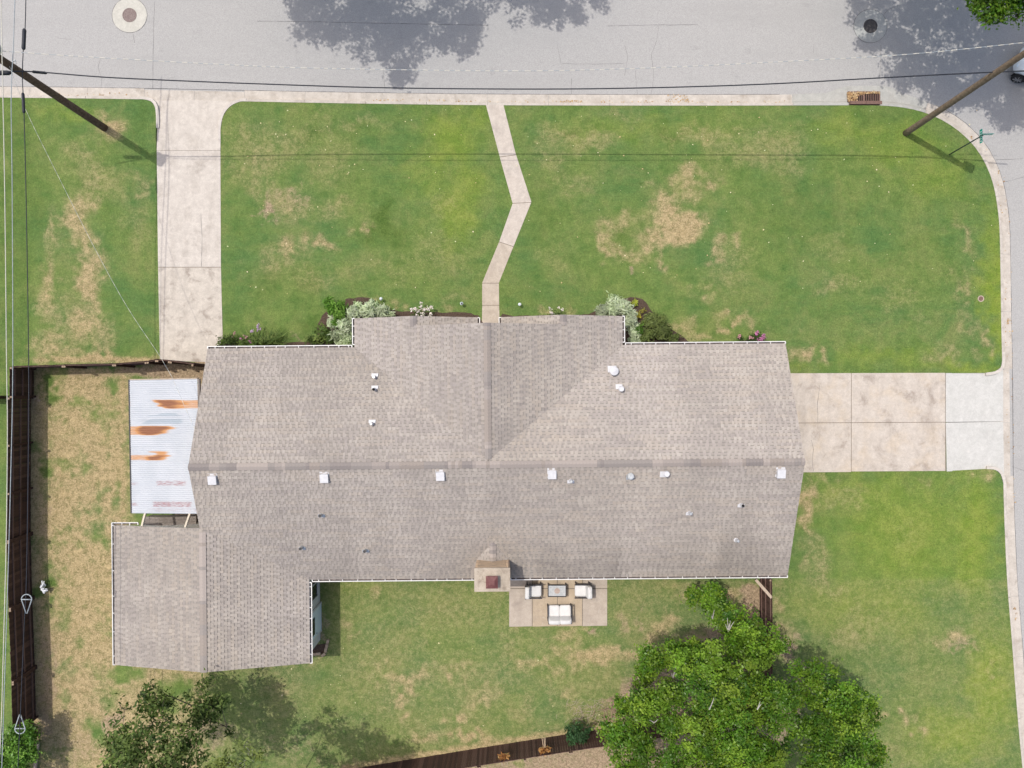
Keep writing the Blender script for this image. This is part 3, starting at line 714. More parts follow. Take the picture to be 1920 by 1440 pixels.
for i in range(4):
    a, b = cx[i] + .6, cx[i + 1] - .6
    slab(pt, 'concrete_slab', [(a, 1062), (b, 1062), (b, 1102.5), (a, 1102.5)], 'patio_g' if i in (0, 3) else 'patio', z=.03, gap=.005)
    slab(pt, 'concrete_slab', [(a, 1104), (b, 1104), (b, 1174 - i * .4), (a, 1175 - i * .4)], 'patio_g' if i in (0, 3) else 'patio', z=.03, gap=.005)
# street cracks and painted-over joints
rc = MB()
for pts, w in (([(480, 37), (620, 39), (760, 42), (915, 45)], .03), ([(1140, 46), (1210, 44.5), (1310, 44)], .025), ([(1045, 80), (1050, 105), (1055, 128)], .018), ([(1055, 117), (1120, 118), (1170, 117)], .016),
               ([(1236, 46), (1232, 75), (1222, 100), (1226, 130), (1226, 150), (1222, 174)], .02), ([(1172, 82), (1178, 105), (1172, 140)], .016), ([(1192, 130), (1196, 175)], .015), ([(1072, 145), (1072, 175)], .018),
               ([(287, 0), (285, 80), (284, 165)], .022), ([(718, 130), (721, 172)], .02), ([(186, 107), (181, 125), (188, 145), (187, 160)], .016), ([(247, 62), (250, 78)], .02), ([(1654, 82), (1654, 120), (1650, 160)], .016),
               ([(1870, 298), (1921, 296)], .025), ([(1886, 340), (1925, 330)], .02), ([(100, 66), (110, 70), (130, 72)], .012), ([(1528, 80), (1527, 98)], .012), ([(1660, 24), (1668, 15), (1690, 8)], .02), ([(1901, 875), (1926, 884)], .018)):
    ribbon(rc, pts, w * .7, ZR + .005, .012)
rc.build('crack', M['crack'], street)

# mulch beds along the front of the house
for k, q in enumerate(([(596, 660), (600, 600), (640, 566), (655, 560), (672, 558), (700, 561), (716, 574), (732, 581), (800, 586), (870, 586), (890, 589), (903, 601), (903, 660)],
                       [(936, 660), (937, 594), (960, 593), (1060, 590), (1110, 587), (1128, 575), (1150, 562), (1190, 558), (1212, 566), (1220, 580), (1250, 610), (1290, 640), (1290, 660)],
                       [(400, 668), (420, 640), (470, 636), (540, 642), (600, 640), (600, 668)], [(1380, 660), (1384, 640), (1440, 640), (1440, 660)])):
    mb = MB()
    w = [Vector(G(*p)) for p in dense(q + [q[0]], 8)[:-1]]
    mb.prism([(p.x + rnd.uniform(-.04, .04), p.y + rnd.uniform(-.04, .04)) for p in w], -.1, .02 + k * .002)
    tag(mb.build('mulch_bed', M['mulch']), kind='structure')
mb = MB(); mb.prism([G(*p) for p in ((581, 1210), (616, 1206), (610, 1226), (584, 1224))], -.1, .02)
tag(mb.build('mulch_bed', M['mulch']), kind='structure')
# ------------------------------------------------------------------ house
TH = math.radians(.5)
house = thing('ranch_house', 'long single storey house with grey brown shingled gable roofs', 'house', (0, 0, 0), TH)
ZE, ZRG, ZC, ZW = 2.4, 4.57, 4.5, 3.4
XW, XE, YN, YS, YRG = -14.80, 13.33, 1.83, -9.41, -3.67
XCW, XCE, XC, YC, YF = -7.62, 5.38, -1.117, 2.81, 3.26
LGX, LGE = -4.646, -1.67            # left small gable: ridge and inner eave
RGX, RGE = 2.45, -.48
WW, WE, WX, WS, WN = -19.42, -9.97, -14.69, -13.50, -6.71
sN = (ZRG - ZE) / (YN - YRG); sS = (ZRG - ZE) / (YRG - YS); sC = (ZC - ZE) / (XC - XCW); sW = (ZW - ZE) / (WX - WW)
ZLG = ZE + (LGX - XCW) * sC; ZRG2 = ZE + (XCE - RGX) * sC
roof = place(bpy.data.meshes.new('roof'), 'roof', house)

def lin(c): return tuple(c)
TONES = [tuple(1.08 * q for q in c) for c in ((.328, .300, .274), (.338, .309, .281), (.318, .291, .268), (.351, .322, .292), (.306, .279, .258), (.346, .312, .278))]
def shingles(name, origin, u, v, rng, flip=False, stain=None, seed=0):
    """one roof plane of laminated shingles: course by course, every tab a raised piece"""
    r = random.Random(seed); mb = MB(); pf = r.uniform(.97, 1.02)
    o = Vector(origin); u = Vector(u).normalized(); vl = Vector(v).length; v = Vector(v).normalized()
    nrm = u.cross(v); nrm = nrm if nrm.z > 0 else -nrm
    E = .152; k = int(math.ceil(vl / E)); E = vl / k
    pt = lambda a, b, h: o + u * a + v * b + nrm * h
    def quad(a0, a1, b0, b1, c0, c1, h0, h1, col, thick):
        # (a0,c0) at low edge b0, (a1..) ; a = low edge, c = high edge
        p = [pt(a0, b0, h0), pt(a1, b0, h0), pt(c1, b1, h1), pt(c0, b1, h1)]
        if flip: p = p[::-1]
        mb.face(p, col)
        if thick:
            lo = [pt(a0, b0, h0 - thick), pt(a1, b0, h0 - thick)]
            q = [pt(a0, b0, h0), pt(a1, b0, h0)]
            f = [lo[0], lo[1], q[1], q[0]]
            mb.face(f[::-1] if flip else f, tuple(x * .9 for x in col))
            for (x0, x1) in ((a0, c0), (a1, c1)):
                f = [pt(x0, b0, h0 - thick), pt(x0, b0, h0), pt(x1, b1, h1), pt(x1, b1, h1 - thick)]
                mb.face(f, tuple(x * .9 for x in col))
    for i in range(k):
        b0, b1 = i * E, (i + 1) * E
        l0, r0 = rng(b0 + 1e-4); l1, r1 = rng(b1 - 1e-4)
        if r0 - l0 < .02 and r1 - l1 < .02: continue
        # the course's own underlying strip
        row = r.uniform(.97, 1.03)
        base = tuple(x * row * .93 for x in TONES[2])
        rise = .012
        L0, R0, L1, R1 = min(l0, r0), max(l0, r0), min(l1, r1), max(l1, r1)
        quad(L0, R0, b0 - .02, b1, L1, R1, rise, .0, base, rise + .03 if i == 0 else rise)
        x = min(L0, L1) - r.uniform(0, .3); hi = max(R0, R1)
        blend = None; left = 0
        while x < hi:
            if left <= 0:
                blend = r.choice(TONES); left = r.randint(2, 5); warm = r.choice((0, 0, 1)); 
            left -= 1
            tw = r.choice((.10, .13, .15, .18, .12)); gp = r.choice((.09, .11, .14, .17, .05))
            xa, xb_ = x, x + tw; x = xb_ + gp
            f = r.uniform(.95, 1.10)
            w = vn2(xa * .35 + seed * 7, b0 * .35)
            wt = (.965 + .05 * w + .06 * vn2(xa * 1.1 + seed, b0 * .12 + 3) + .05 * vn2(xa * .12 + 9, b0 * .14)) * pf; wm = (.5 + .5 * vn2(xa * .18 + seed * 3 + 40, b0 * .2))
            d = 1.0
            if stain is not None:
                sv = stain(pt(xa, b0, 0)); d = 1 - sv
            col = (blend[0] * f * wt * d * (1 + .02 * wm), blend[1] * f * wt * d, blend[2] * f * wt * d * (1.02 - .06 * wm))
            a0, a1 = max(xa, L0), min(xb_, R0); c0, c1 = max(xa, L1), min(xb_, R1)
            if a1 - a0 > .01 and c1 - c0 > .01: quad(a0, a1, b0 - .02, b1 + .0, c0, c1, rise + .013, .013, col, .013)
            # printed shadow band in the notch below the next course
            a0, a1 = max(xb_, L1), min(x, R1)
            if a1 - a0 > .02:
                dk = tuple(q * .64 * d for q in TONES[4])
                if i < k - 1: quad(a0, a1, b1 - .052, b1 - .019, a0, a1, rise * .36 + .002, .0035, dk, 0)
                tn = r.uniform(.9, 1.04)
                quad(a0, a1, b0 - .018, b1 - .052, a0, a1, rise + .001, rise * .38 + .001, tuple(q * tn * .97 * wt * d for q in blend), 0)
    # closed underside
    l0, r0 = rng(1e-4); l1, r1 = rng(vl - 1e-4)
    vs = []
    for t in range(9):
        a, b = rng(max(1e-4, min(vl - 1e-4, vl * t / 8))); vs += [pt(a, vl * t / 8, -.03), pt(b, vl * t / 8, -.03)]
    mb.grid(vs, [(2 * t, 2 * t + 1, 2 * t + 3, 2 * t + 2) for t in range(8)], (.3, .27, .25))
    return tag(mb.build(name, M['shingle'], roof), kind='stuff')
_T = np.random.default_rng(5).random((64, 64))
def vn2(x, y):
    xi, yi = int(math.floor(x)), int(math.floor(y)); fx, fy = x - xi, y - yi
    fx = fx * fx * (3 - 2 * fx); fy = fy * fy * (3 - 2 * fy); t = lambda a, b: _T[a % 64][b % 64]
    return ((t(xi, yi) * (1 - fx) + t(xi + 1, yi) * fx) * (1 - fy) + (t(xi, yi + 1) * (1 - fx) + t(xi + 1, yi + 1) * fx) * fy) * 2 - 1
def up(vl, dz, v): return dz * v / vl
vN = Vector((0, YRG - YN, ZRG - ZE)); LN = vN.length
def rNl(v):
    z = v / LN * (ZRG - ZE)
    return (XW, min(XCW + z / sC, XC))
def rNr(v):
    z = v / LN * (ZRG - ZE)
    return (max(XCE - z / sC, XC), XE)
shingles('shingles', (0, YN, ZE), (1, 0, 0), vN, rNl, True, None, 1)
shingles('shingles', (0, YN, ZE), (1, 0, 0), vN, rNr, True, None, 2)
vS = Vector((0, YRG - YS, ZRG - ZE)); LS = vS.length
def rS(v):
    z = v / LS * (ZRG - ZE)
    a = WE - z * (WE - WX) / (ZW - ZE) if z < ZW - ZE else XW
    return (max(a, XW), XE)
def algae(p):
    t = max(0, min(1, (-7.0 - p.y) / 2.0)); n = vn2(p.x * .45 + 9, p.y * .6) * .5 + .5; n2 = vn2(p.x * 1.4, p.y * .5 + 4) * .5 + .5
    e = .9 if (1 < p.x < 5) else (.75 if 8 < p.x < 13 else .45)
    e2 = max(0, 1 - abs(p.x - 10.2) / 1.6) * max(0, min(1, (-5 - p.y) / 2)) * .25
    return min(.34, .42 * t * e * (n * .8 + n2 * .5) + e2 * n2)
shingles('shingles', (0, YS, ZE), (1, 0, 0), vS, rS, False, algae, 3)
vCW = Vector((XC - XCW, 0, ZC - ZE)); LC = vCW.length
def rC(gz):
    def f(v):
        z = v / LC * (ZC - ZE)
        return (YN - z / sN, YF if ZE + z < gz else YC)
    return f
shingles('shingles', (XCW, 0, ZE), (0, 1, 0), vCW, rC(ZLG), True, None, 4)
shingles('shingles', (XCE, 0, ZE), (0, 1, 0), Vector((XC - XCE, 0, ZC - ZE)), rC(ZRG2), False, None, 5)
shingles('shingles', (LGE, 0, ZE), (0, 1, 0), Vector((LGX - LGE, 0, ZLG - ZE)), lambda v: (2.6, YF), False, None, 6)
shingles('shingles', (RGE, 0, ZE), (0, 1, 0), Vector((RGX - RGE, 0, ZRG2 - ZE)), lambda v: (2.6, YF), True, None, 7)
vWW = Vector((WX - WW, 0, ZW - ZE)); LW = vWW.length
shingles('shingles', (WW, 0, ZE), (0, 1, 0), vWW, lambda v: (WS, WN), True, None, 8)
shingles('shingles', (WE, 0, ZE), (0, 1, 0), Vector((WX - WE, 0, ZW - ZE)), lambda v: (WS, YS + (v / LW) * (ZW - ZE) / sS), False, None, 9)

# ridge caps: folded pieces lapped along every ridge
def cap_mesh(slA, slB, tint, L=.17, W=.165):
    mb = MB(); t = .014
    pr = [(-W, -W * slA), (0, 0.0), (W, -W * slB)]
    vs = []
    for yy, lift in ((0, .020), (L, .0)):
        for q in (0, t):
            for a, b in pr: vs.append((a, yy, b + q + lift))
    # index: y*6 + q*3 + i
    I = lambda y, q, i: y * 6 + q * 3 + i
    fs = []
    for i in range(2):
        fs += [(I(0, 1, i), I(0, 1, i + 1), I(1, 1, i + 1), I(1, 1, i)), (I(0, 0, i), I(0, 0, i + 1), I(0, 1, i + 1), I(0, 1, i))]
    fs += [(I(0, 0, 0), I(0, 1, 0), I(1, 1, 0), I(1, 0, 0)), (I(0, 1, 2), I(0, 0, 2), I(1, 0, 2), I(1, 1, 2))]
    mb.grid(vs, fs, tint); return mb.mesh('ridge_cap', M['cap'])
CT = [tuple(1.25 * q for q in c) for c in ((.222, .203, .190), (.255, .228, .210), (.200, .181, .172), (.290, .258, .236), (.240, .212, .190))]
def caps(p0, p1, slA, slB, exp=.15):
    p0 = Vector(p0); p1 = Vector(p1); d = p1 - p0; n = int(d.length / exp); rz = math.atan2(d.y, d.x) - math.pi / 2
    ms = [cap_mesh(slA, slB, t) for t in CT]; run = 0; cur = ms[0]
    for i in range(n):
        if run <= 0: cur = rnd.choice(ms); run = rnd.choice((1, 1, 2, 3, 6))
        run -= 1
        o = place(cur, 'ridge_cap', roof, p0 + d * ((i) / n) + Vector((0, 0, .022)), rz)
caps((XW, YRG, ZRG), (XE, YRG, ZRG), sN, sS, .158)
caps((XC, YC, ZC), (XC, YRG + .25, ZC), sC, sC, .158)
caps((LGX, YF, ZLG), (LGX, YC - .05, ZLG), sC, sC, .158); caps((RGX, YF, ZRG2), (RGX, YC - .05, ZRG2), sC, sC, .158)
caps((WX, WS, ZW), (WX, YS + (ZW - ZE) / sS - .12, ZW), sW, sW, .158)

# fascia and rake boards, soffit
fb = MB()
def eave_board(a, b, out):
    a = Vector((*a, ZE - .09)); b = Vector((*b, ZE - .09)); o_ = Vector((*out, 0)) * .012
    fb.beam(a + o_, b + o_, .02, .14)
eave_board((XW, YN), (XCW, YN), (0, 1)); eave_board((XCE, YN), (XE, YN), (0, 1)); eave_board((WE, YS), (XE, YS), (0, -1))
eave_board((XCW, YN), (XCW, YF), (-1, 0)); eave_board((XCE, YN), (XCE, YF), (1, 0)); eave_board((LGE, YC), (LGE, YF), (1, 0)); eave_board((RGE, YC), (RGE, YF), (-1, 0))
eave_board((WW, WS), (WW, WN), (-1, 0)); eave_board((WE, WS), (WE, YS), (1, 0))
def rake(a, b):
    a = Vector(a) - Vector((0, 0, .09)); b = Vector(b) - Vector((0, 0, .09)); fb.beam(a, b, .02, .12)
for X in (XW + .02, XE - .02):
    rake((X, YN, ZE), (X, YRG, ZRG)); rake((X, YRG, ZRG), (X, YS if X > 0 else -6.83, ZE if X > 0 else ZW))
rake((WW, WS + .02, ZE), (WX, WS + .02, ZW)); rake((WX, WS + .02, ZW), (WE, WS + .02, ZE)); rake((WW, WN - .02, ZE), (WX, WN - .02, ZW))
rake((XCW, YF - .02, ZE), (LGX, YF - .02, ZLG)); rake((LGX, YF - .02, ZLG), (LGE, YF - .02, ZE)); rake((XCE, YF - .02, ZE), (RGX, YF - .02, ZRG2)); rake((RGX, YF - .02, ZRG2), (RGE, YF - .02, ZE))
rake((LGX, YC - .02, ZLG), (XC, YC - .02, ZC)); rake((XC, YC - .02, ZC), (RGX, YC - .02, ZRG2))
roof.data = fb.mesh('roof', M['white'])

# walls
def gable_body(x0, x1, y0, y1, zr, axis, name, mat):
    mb = MB(); z0 = ZE - .13
    if axis == 'x':
        ym = (y0 + y1) / 2
        vs = [(x, y, z) for x in (x0, x1) for y, z in ((y0, -.3), (y0, z0), (ym, zr - .28), (y1, z0), (y1, -.3))]
    else:
        xm = (x0 + x1) / 2
        vs = [(x, y, z) for y in (y0, y1) for x, z in ((x0, -.3), (x0, z0), (xm, zr - .28), (x1, z0), (x1, -.3))]
    mb.grid(vs, [(0, 1, 2, 3, 4), (9, 8, 7, 6, 5)] + [(i, i + 5, (i + 1) % 5 + 5, (i + 1) % 5) for i in range(5)])
    return mb.build(name, mat, house)
gable_body(XW + .28, XE - .28, YS + .55, YN - .55, ZRG, 'x', 'wall', M['brickwall'])
gable_body(XCW + .5, XCE - .5, YRG, YC - .35, ZC - .1, 'y', 'wall', M['brickwall'])
gable_body(WW + .5, WE - .13, WS + .28, WN - .3, ZW, 'y', 'wall', M['siding'])
# east wall of the wing: lap siding boards, window and door
xw = WE - .13
for j in range(13):
    mb = MB(); mb.box((xw + .012, (WS + .3 + YS + .5) / 2, .13 + j * .165), (.022, (YS + .5) - (WS + .3), .15), ry=-.05); mb.build('siding_board', M['siding'], house)
def window(y0, y1, z0, z1):
    f = MB()
    for yy in (y0, y1, (y0 * .42 + y1 * .58)): f.box((xw + .045, yy, (z0 + z1) / 2), (.06, .07, z1 - z0 + .07))
    for zz in (z0, z1): f.box((xw + .046, (y0 + y1) / 2, zz), (.07, y1 - y0 + .12, .07))
    o = f.build('window', M['white'], house)
    p = MB(); p.box((xw + .03, (y0 + y1) / 2, (z0 + z1) / 2), (.02, y1 - y0, z1 - z0)); p.build('pane', M['glass'], o)
window(-10.75, -9.45, .55, 1.95)
d = MB(); d.box((xw + .05, -12.0, 1.02), (.06, 1.35, 2.04)); dr = d.build('door', M['door_white'], house)
f = MB()
for yy in (-12.72, -11.28): f.box((xw + .055, yy, 1.04), (.08, .1, 2.12))
f.box((xw + .056, -12.0, 2.11), (.08, 1.5, .09)); f.build('door_frame', M['white'], dr)
p = MB(); p.box((xw + .085, -12.05, 1.55), (.02, .85, .55)); p.build('pane', M['glass'], dr)
h = MB(); h.cyl((xw + .11, -12.52, 1.0), .035, .05, 10); h.build('handle', M['galv'], dr)

# gutters with hangers
def gutter(a, b, out, step=.58, ends=(True, True)):
    a = Vector((a[0], a[1], ZE)); b = Vector((b[0], b[1], ZE)); o_ = Vector((*out, 0)); d = (b - a); L = d.length; d.normalize()
    mb = MB(); z1 = -.02; z0 = -.13; w = .125
    q = lambda s_, w_, z_: a + d * s_ + o_ * w_ + Vector((0, 0, z_))
    mb.grid([q(0, w, z1), q(L, w, z1), q(L, w * .8, z0), q(0, w * .8, z0)], [(0, 1, 2, 3)], mi=0)
    mb.grid([q(0, .012, z0), q(L, .012, z0), q(L, w * .8, z0), q(0, w * .8, z0)], [(0, 1, 2, 3)], mi=1)
    mb.grid([q(0, w - .012, z1), q(L, w - .012, z1), q(L, w * .8 - .006, z0), q(0, w * .8 - .006, z0)], [(0, 1, 2, 3)], mi=1)
    for s_ in (0, L): mb.grid([q(s_, .0, z1), q(s_, w, z1), q(s_, w * .8, z0), q(s_, .0, z0)], [(0, 1, 2, 3)], mi=0)
    mb.beam(q(-.01, w - .002, z1 + .004), q(L + .01, w - .002, z1 + .004), .042, .02, mi=0)
    for s_, e in zip((0, L), ends):
        if e: mb.beam(q(s_, 0.02, z1 + .006), q(s_, w - .02, z1 + .006), .05, .02, mi=0)
    o = mb.build('gutter', [M['white'], M['gutter_in']], roof)
    # debris
    s_ = rnd.uniform(.2, .5)
    hm = MB(); hm.beam((0, -.045, .01), (0, w - .02, .004), .034, .012); hme = hm.mesh('gutter_hanger', M['white'])
    rz = math.atan2(o_.y, o_.x) - math.pi / 2
    while s_ < L - .15:
        place(hme, 'gutter_hanger', roof, q(s_, 0, z1 + .012), rz); s_ += step * rnd.uniform(.75, 1.3)
gutter((XW, YN), (XCW - .16, YN), (0, 1)); gutter((XCE + .16, YN), (XE, YN), (0, 1))
gutter((XCW, YN + .16), (XCW, YF), (-1, 0), .4); gutter((XCE, YN + .16), (XCE, YF), (1, 0), .5)
gutter((LGE, YC), (LGE, YF - .02), (1, 0), .7); gutter((RGE, YC), (RGE, YF - .02), (-1, 0), .25)
gutter((WE + .16, YS), (-1.85, YS), (0, -1)); gutter((-.14, YS), (XE, YS), (0, -1))
gutter((WE, WS), (WE, YS - .17), (1, 0)); gutter((WW, WS), (WW, WN), (-1, 0), 1.0)
gutter((WW - .12, WN), (WW + 1.15, WN), (0, 1), .32)

# roof vents and pipes: (photo pixel, kind)
def roof_z(x, y):
    if y > YRG: 
        z = ZE + (YN - y) * sN
        if XCW < x < XCE: z = max(z, ZE + min(x - XCW, XCE - x) * sC)
        return z
    return ZE + (y - YS) * sS
def on_roof(px, py):
    z = 3.4
    for _ in range(12):
        p = P(px, py, z); c, s_ = math.cos(-TH), math.sin(-TH); x, y = p.x * c - p.y * s_, p.x * s_ + p.y * c
        z = roof_z(x, y)
    return x, y, z
def flash(mb, x, y, z, w, l, tilt): mb.box((x, y, z + .03), (w, l, .012), rx=tilt)
for px_, py_ in ((400, 897), (609, 893.5), (826, 889.5), (1035, 886.5), (1463, 885)):
    x, y, z = on_roof(px_, py_ + 2); t = math.atan(sS)
    b_ = MB(); flash(b_, x, y + .05, z, .44, .5, t); vo = b_.build('roof_vent', M['vent'], house)
    hd = MB(); hd.box((x, y - .02, z + .11), (.38, .40, .13), rx=t * .55); hd.box((x, y + .17, z + .10), (.30, .06, .10), rx=t * .5)
    hd.build('hood', M['vent'], vo)
for px_, py_, k in ((703, 707, 's'), (703, 730, 'b'), (698, 794, 's'), (603, 965, 'g'), (567, 1026, 'g'), (686, 1031, 'g'), (1150, 696, 'M'), (1163, 729, 'm'), (1070, 901, 's'), (1292, 961, 's'), (1389, 946, 'b'), (1380, 1012, 'r'), (1181, 892, 'T'), (1247, 887, 'H')):
    x, y, z = on_roof(px_, py_); n_ = y > YRG; t = -math.atan(sN) if n_ else math.atan(sS)
    b_ = MB(); w = {'M': .42, 'H': .36, 'T': .34}.get(k, .32)
    if k != 'r': flash(b_, x - (.06 if k in 'MmH' else 0), y + (.10 if n_ else -.05), z, w * 1.0, w * (.5 if k in 'sgb' else .8), t)
    b_.tube([(x, y, z - .1), (x, y, z + (.34 if k in 'sgbr' else .3))], .07 if k in 'sgbr' else .085, 12, caps=False)
    b_.cyl((x, y, z + .02), .10 if k != 'r' else .12, .06, 14, r2=.06)
    vo = b_.build('vent_pipe', M['galv'] if k in 'gT' else M['vent'], house)
    c_ = MB()
    if k in 'sgbr': c_.cyl((x, y, z + .335), .060, .006, 12); cm = M['black'] if k == 'b' else M['iron_dark'] if k == 'g' else M['galv']; nm = 'pipe_opening'
    elif k == 'M': c_.cyl((x, y, z + .30), .22, .05, 18, r2=.20); c_.cyl((x, y, z + .35), .20, .06, 18, r2=.05); cm = M['vent']; nm = 'vent_cap'
    elif k in 'mH': c_.cyl((x, y, z + .34), .14, .07, 16, r2=.12); cm = M['vent']; nm = 'vent_cap'
    else:
        c_.box((x, y, z + .38), (.22, .18, .05), rz=.5); c_.cyl((x, y, z + .18), .17, .10, 14, r2=.15); cm = M['galv']; nm = 'vent_cap'
    c_.build(nm, cm, vo)

# chimney with flue cap and cricket
CX0, CX1, CY0, CY1, CZ = -1.80, -.17, -9.50, -8.44, 4.35
ch = MB(); ch.box(((CX0 + CX1) / 2, (CY0 + CY1) / 2, CZ / 2 - .2), (CX1 - CX0 - .06, CY1 - CY0 - .06, CZ + .28), mi=0)
chim = ch.build('chimney', M['brickwall'], house)
bk_m = {}
bm_ = MB(); bm_.box((0, 0, 0), (.205, .03, .062)); bme = bm_.mesh('brick', M['brick'])
bm2 = MB(); bm2.box((0, 0, 0), (.205, .03, .062)); bme2 = bm2.mesh('brick', M['stone'])
for r_ in range(20):
    zz = 2.75 + r_ * .073
    if zz > CZ - .08: break
    for i in range(7):
        xx = CX0 + .13 + i * .219 + (.1 if r_ % 2 else 0)
        if xx > CX1 - .1: continue
        place(rnd.choice((bme, bme, bme2)), 'brick', chim, (xx, CY1 - .02 + rnd.uniform(-.003, .003), zz))
    if r_ > 5:
        for i in range(4):
            yy = CY0 + .13 + i * .219 + (.1 if r_ % 2 else 0)
            if yy > CY1 - .1: continue
            place(rnd.choice((bme, bme, bme2)), 'brick', chim, (CX1 - .02, yy, zz), math.pi / 2)
cc = MB(); cc.box(((CX0 + CX1) / 2, (CY0 + CY1) / 2, CZ), (CX1 - CX0 + .02, CY1 - CY0 + .02, .12)); cc.build('chimney_crown', M['chimcap'], chim)
fl_ = MB(); fx, fy_ = -.99, -8.98
fl_.box((fx, fy_, CZ + .22), (.40, .40, .36)); fl_.box((fx, fy_, CZ + .42), (.54, .56, .05)); fl_.grid([(fx - .27, fy_ - .28, CZ + .445), (fx + .27, fy_ - .28, CZ + .445), (fx + .27, fy_ + .28, CZ + .445), (fx - .27, fy_ + .28, CZ + .445), (fx - .12, fy_ - .1, CZ + .53), (fx + .12, fy_ - .1, CZ + .53), (fx + .12, fy_ + .1, CZ + .53), (fx - .12, fy_ + .1, CZ + .53)], [(0, 1, 5, 4), (1, 2, 6, 5), (2, 3, 7, 6), (3, 0, 4, 7), (4, 5, 6, 7)])
fl_.build('flue_cap', M['flue'], chim)
zc0 = roof_z(0, CY1); xm = (CX0 + CX1) / 2; zc1 = zc0 + .34; yc1 = YS + (zc1 - ZE) / sS
def rcr(v):
    t = v / math.hypot(xm - CX0, zc1 - zc0); return (CY1, CY1 + (yc1 - CY1) * t)
shingles('shingles', (CX0, 0, zc0), (0, 1, 0), Vector((xm - CX0, 0, zc1 - zc0)), rcr, True, None, 20)
shingles('shingles', (CX1, 0, zc0), (0, 1, 0), Vector((xm - CX1, 0, zc1 - zc0)), rcr, False, None, 21)
caps((xm, CY1, zc1), (xm, yc1, zc1), .4, .4)
# ------------------------------------------------------------------ corrugated patio cover beside the house
pc = thing('patio_cover', 'rust streaked corrugated metal patio cover beside the west end of the house', 'patio cover', P(243, 713, 0), math.radians(1.0))
pc_inv = None
PL, PW, PZ = 6.42, 3.50, 2.55
Mx = Matrix.Translation(pc.location) @ Matrix.Rotation(pc.rotation_euler.z, 4, 'Z')
# location is the point below the north west corner as seen; move it under the real corner
nw = P(243, 713, PZ); pc.location = (nw.x, nw.y, 0); Mx = Matrix.Translation(pc.location) @ Matrix.Rotation(pc.rotation_euler.z, 4, 'Z')
_rj = [random.Random(k + 70).uniform(-1, 1) for k in range(80)]
def rustmap(px, py, rib=0):
    R = Gr = B = 0.0; j = _rj[rib % 80] * 9; j2 = _rj[(rib * 7 + 11) % 80] * 10
    ss = lambda a, b, x: (lambda t: t * t * (3 - 2 * t))(max(0, min(1, (x - a) / (b - a))))
    band = lambda y0, y1, e=1.5: ss(y0 - e, y0 + e, py) * (1 - ss(y1 - e, y1 + e, py))
    l = 292 + (py - 750) * 1.2 + j
    R = max(R, band(750, 766) * ss(l - 12, l + 10, px) * (1.06 - .6 * ss(316 + j2, 354 + j2, px)))
    r_ = 333 - (py - 798) * 1.6 + j
    R = max(R, band(799, 816) * (.45 + .62 * ss(254 + j2 * .6, 272 + j2 * .6, px)) * (1 - ss(r_ - 26, r_ + 8, px)))
    R = max(R, band(853, 863) * (.45 + .55 * ss(275 + j2, 290 + j2, px)) * (1 - ss(298 + j, 328 + j, px)))
    R = max(R, band(846, 854) * .6 * ss(278 + j2, 294 + j2, px) * (1 - ss(298 + j, 316 + j, px)))
    Gr = max(Gr, band(772, 781) * ss(292 - (py - 772) * 2.5 + j, 310 - (py - 772) * 2.5 + j, px) * (1 - ss(332 + j2, 358 + j2, px)) * .8 * (rib % 3 > 0), band(785, 795) * ss(282 - (py - 785) * 2.4 + j, 300 - (py - 785) * 2.4 + j, px) * (1 - ss(332 + j2, 354 + j2, px)) * .95)
    B = max(B, band(901, 911) * .62 * ss(286, 296, px) * (1 - ss(345, 356, px)), band(903, 911) * .5 * (1 - ss(256, 268, px)), band(940, 951) * .68 * ss(280, 290, px) * (1 - ss(356, 368, px)), band(952, 960) * .45 * ss(265, 290, px), band(942, 949) * .6 * (1 - ss(254, 264, px)), band(750, 764) * .5 * (1 - ss(245, 249, px)))
    return R, Gr, B
NPAN = 10; pw = PL / NPAN; nx = 34; ny = 28; per = .1
for k in range(NPAN):
    vs = []; rc_ = []
    for j in range(ny + 1):
        yy = (pw + .03) * j / ny
        for i in range(nx + 1):
            xx = PW * i / nx
            z = PZ + .011 * 1.6 * math.cos(2 * math.pi * (yy + k * pw) / per) + .006 * (j / ny) - .004 * (k % 2) + xx * .14
            v = Vector((xx, -(k * pw + yy), z)); vs.append(v)
            w = Mx @ v; q = FPX / (CAM_H - w.z); rc_.append((*rustmap(960 + w.x * q, 720 - w.y * q, int((k * pw + yy) / per)), 1))
    fs = [(j * (nx + 1) + i, (j + 1) * (nx + 1) + i, (j + 1) * (nx + 1) + i + 1, j * (nx + 1) + i + 1) for j in range(ny) for i in range(nx)]
    me = bpy.data.meshes.new('roof_panel'); me.from_pydata(vs, [], fs); me.materials.append(M['metalroof'])
    a_ = me.attributes.new('rust', 'FLOAT_COLOR', 'POINT'); a_.data.foreach_set('color', np.array(rc_, np.float32).ravel())
    me.polygons.foreach_set('use_smooth', [True] * len(me.polygons)); me.update()
    o = place(me, 'roof_panel', pc)
    if k in (1, 3): o['label'] = 'metal roof panel with orange rust streak'
mb = MB(); mb.box((-.035, -PL / 2, PZ - .05), (.05, PL + .04, .14)); mb.build('fascia_board', M['frame'], pc)
mb = MB(); mb.box((PW + .06, -PL / 2, PZ + .42), (.08, PL, .14)); mb.build('fascia_board', M['fence_grey'], pc)
mb = MB(); mb.beam((0, .03, PZ - .07), (PW, .03, PZ + .14 * PW - .07), .05, .12); mb.build('fascia_board', M['plank'], pc)
for xx, ze_ in ((.66, 2.86), (2.98, 3.40)):
    zz = PZ + .14 * xx - .10; mb = MB(); mb.beam((xx, -PL + .3, zz), (xx, -PL + .01, zz), .085, .12); mb.beam((xx, -PL + .01, zz), (xx - .02, -PL - .60, ze_), .085, .10); mb.build('rafter', M['cream'], pc)
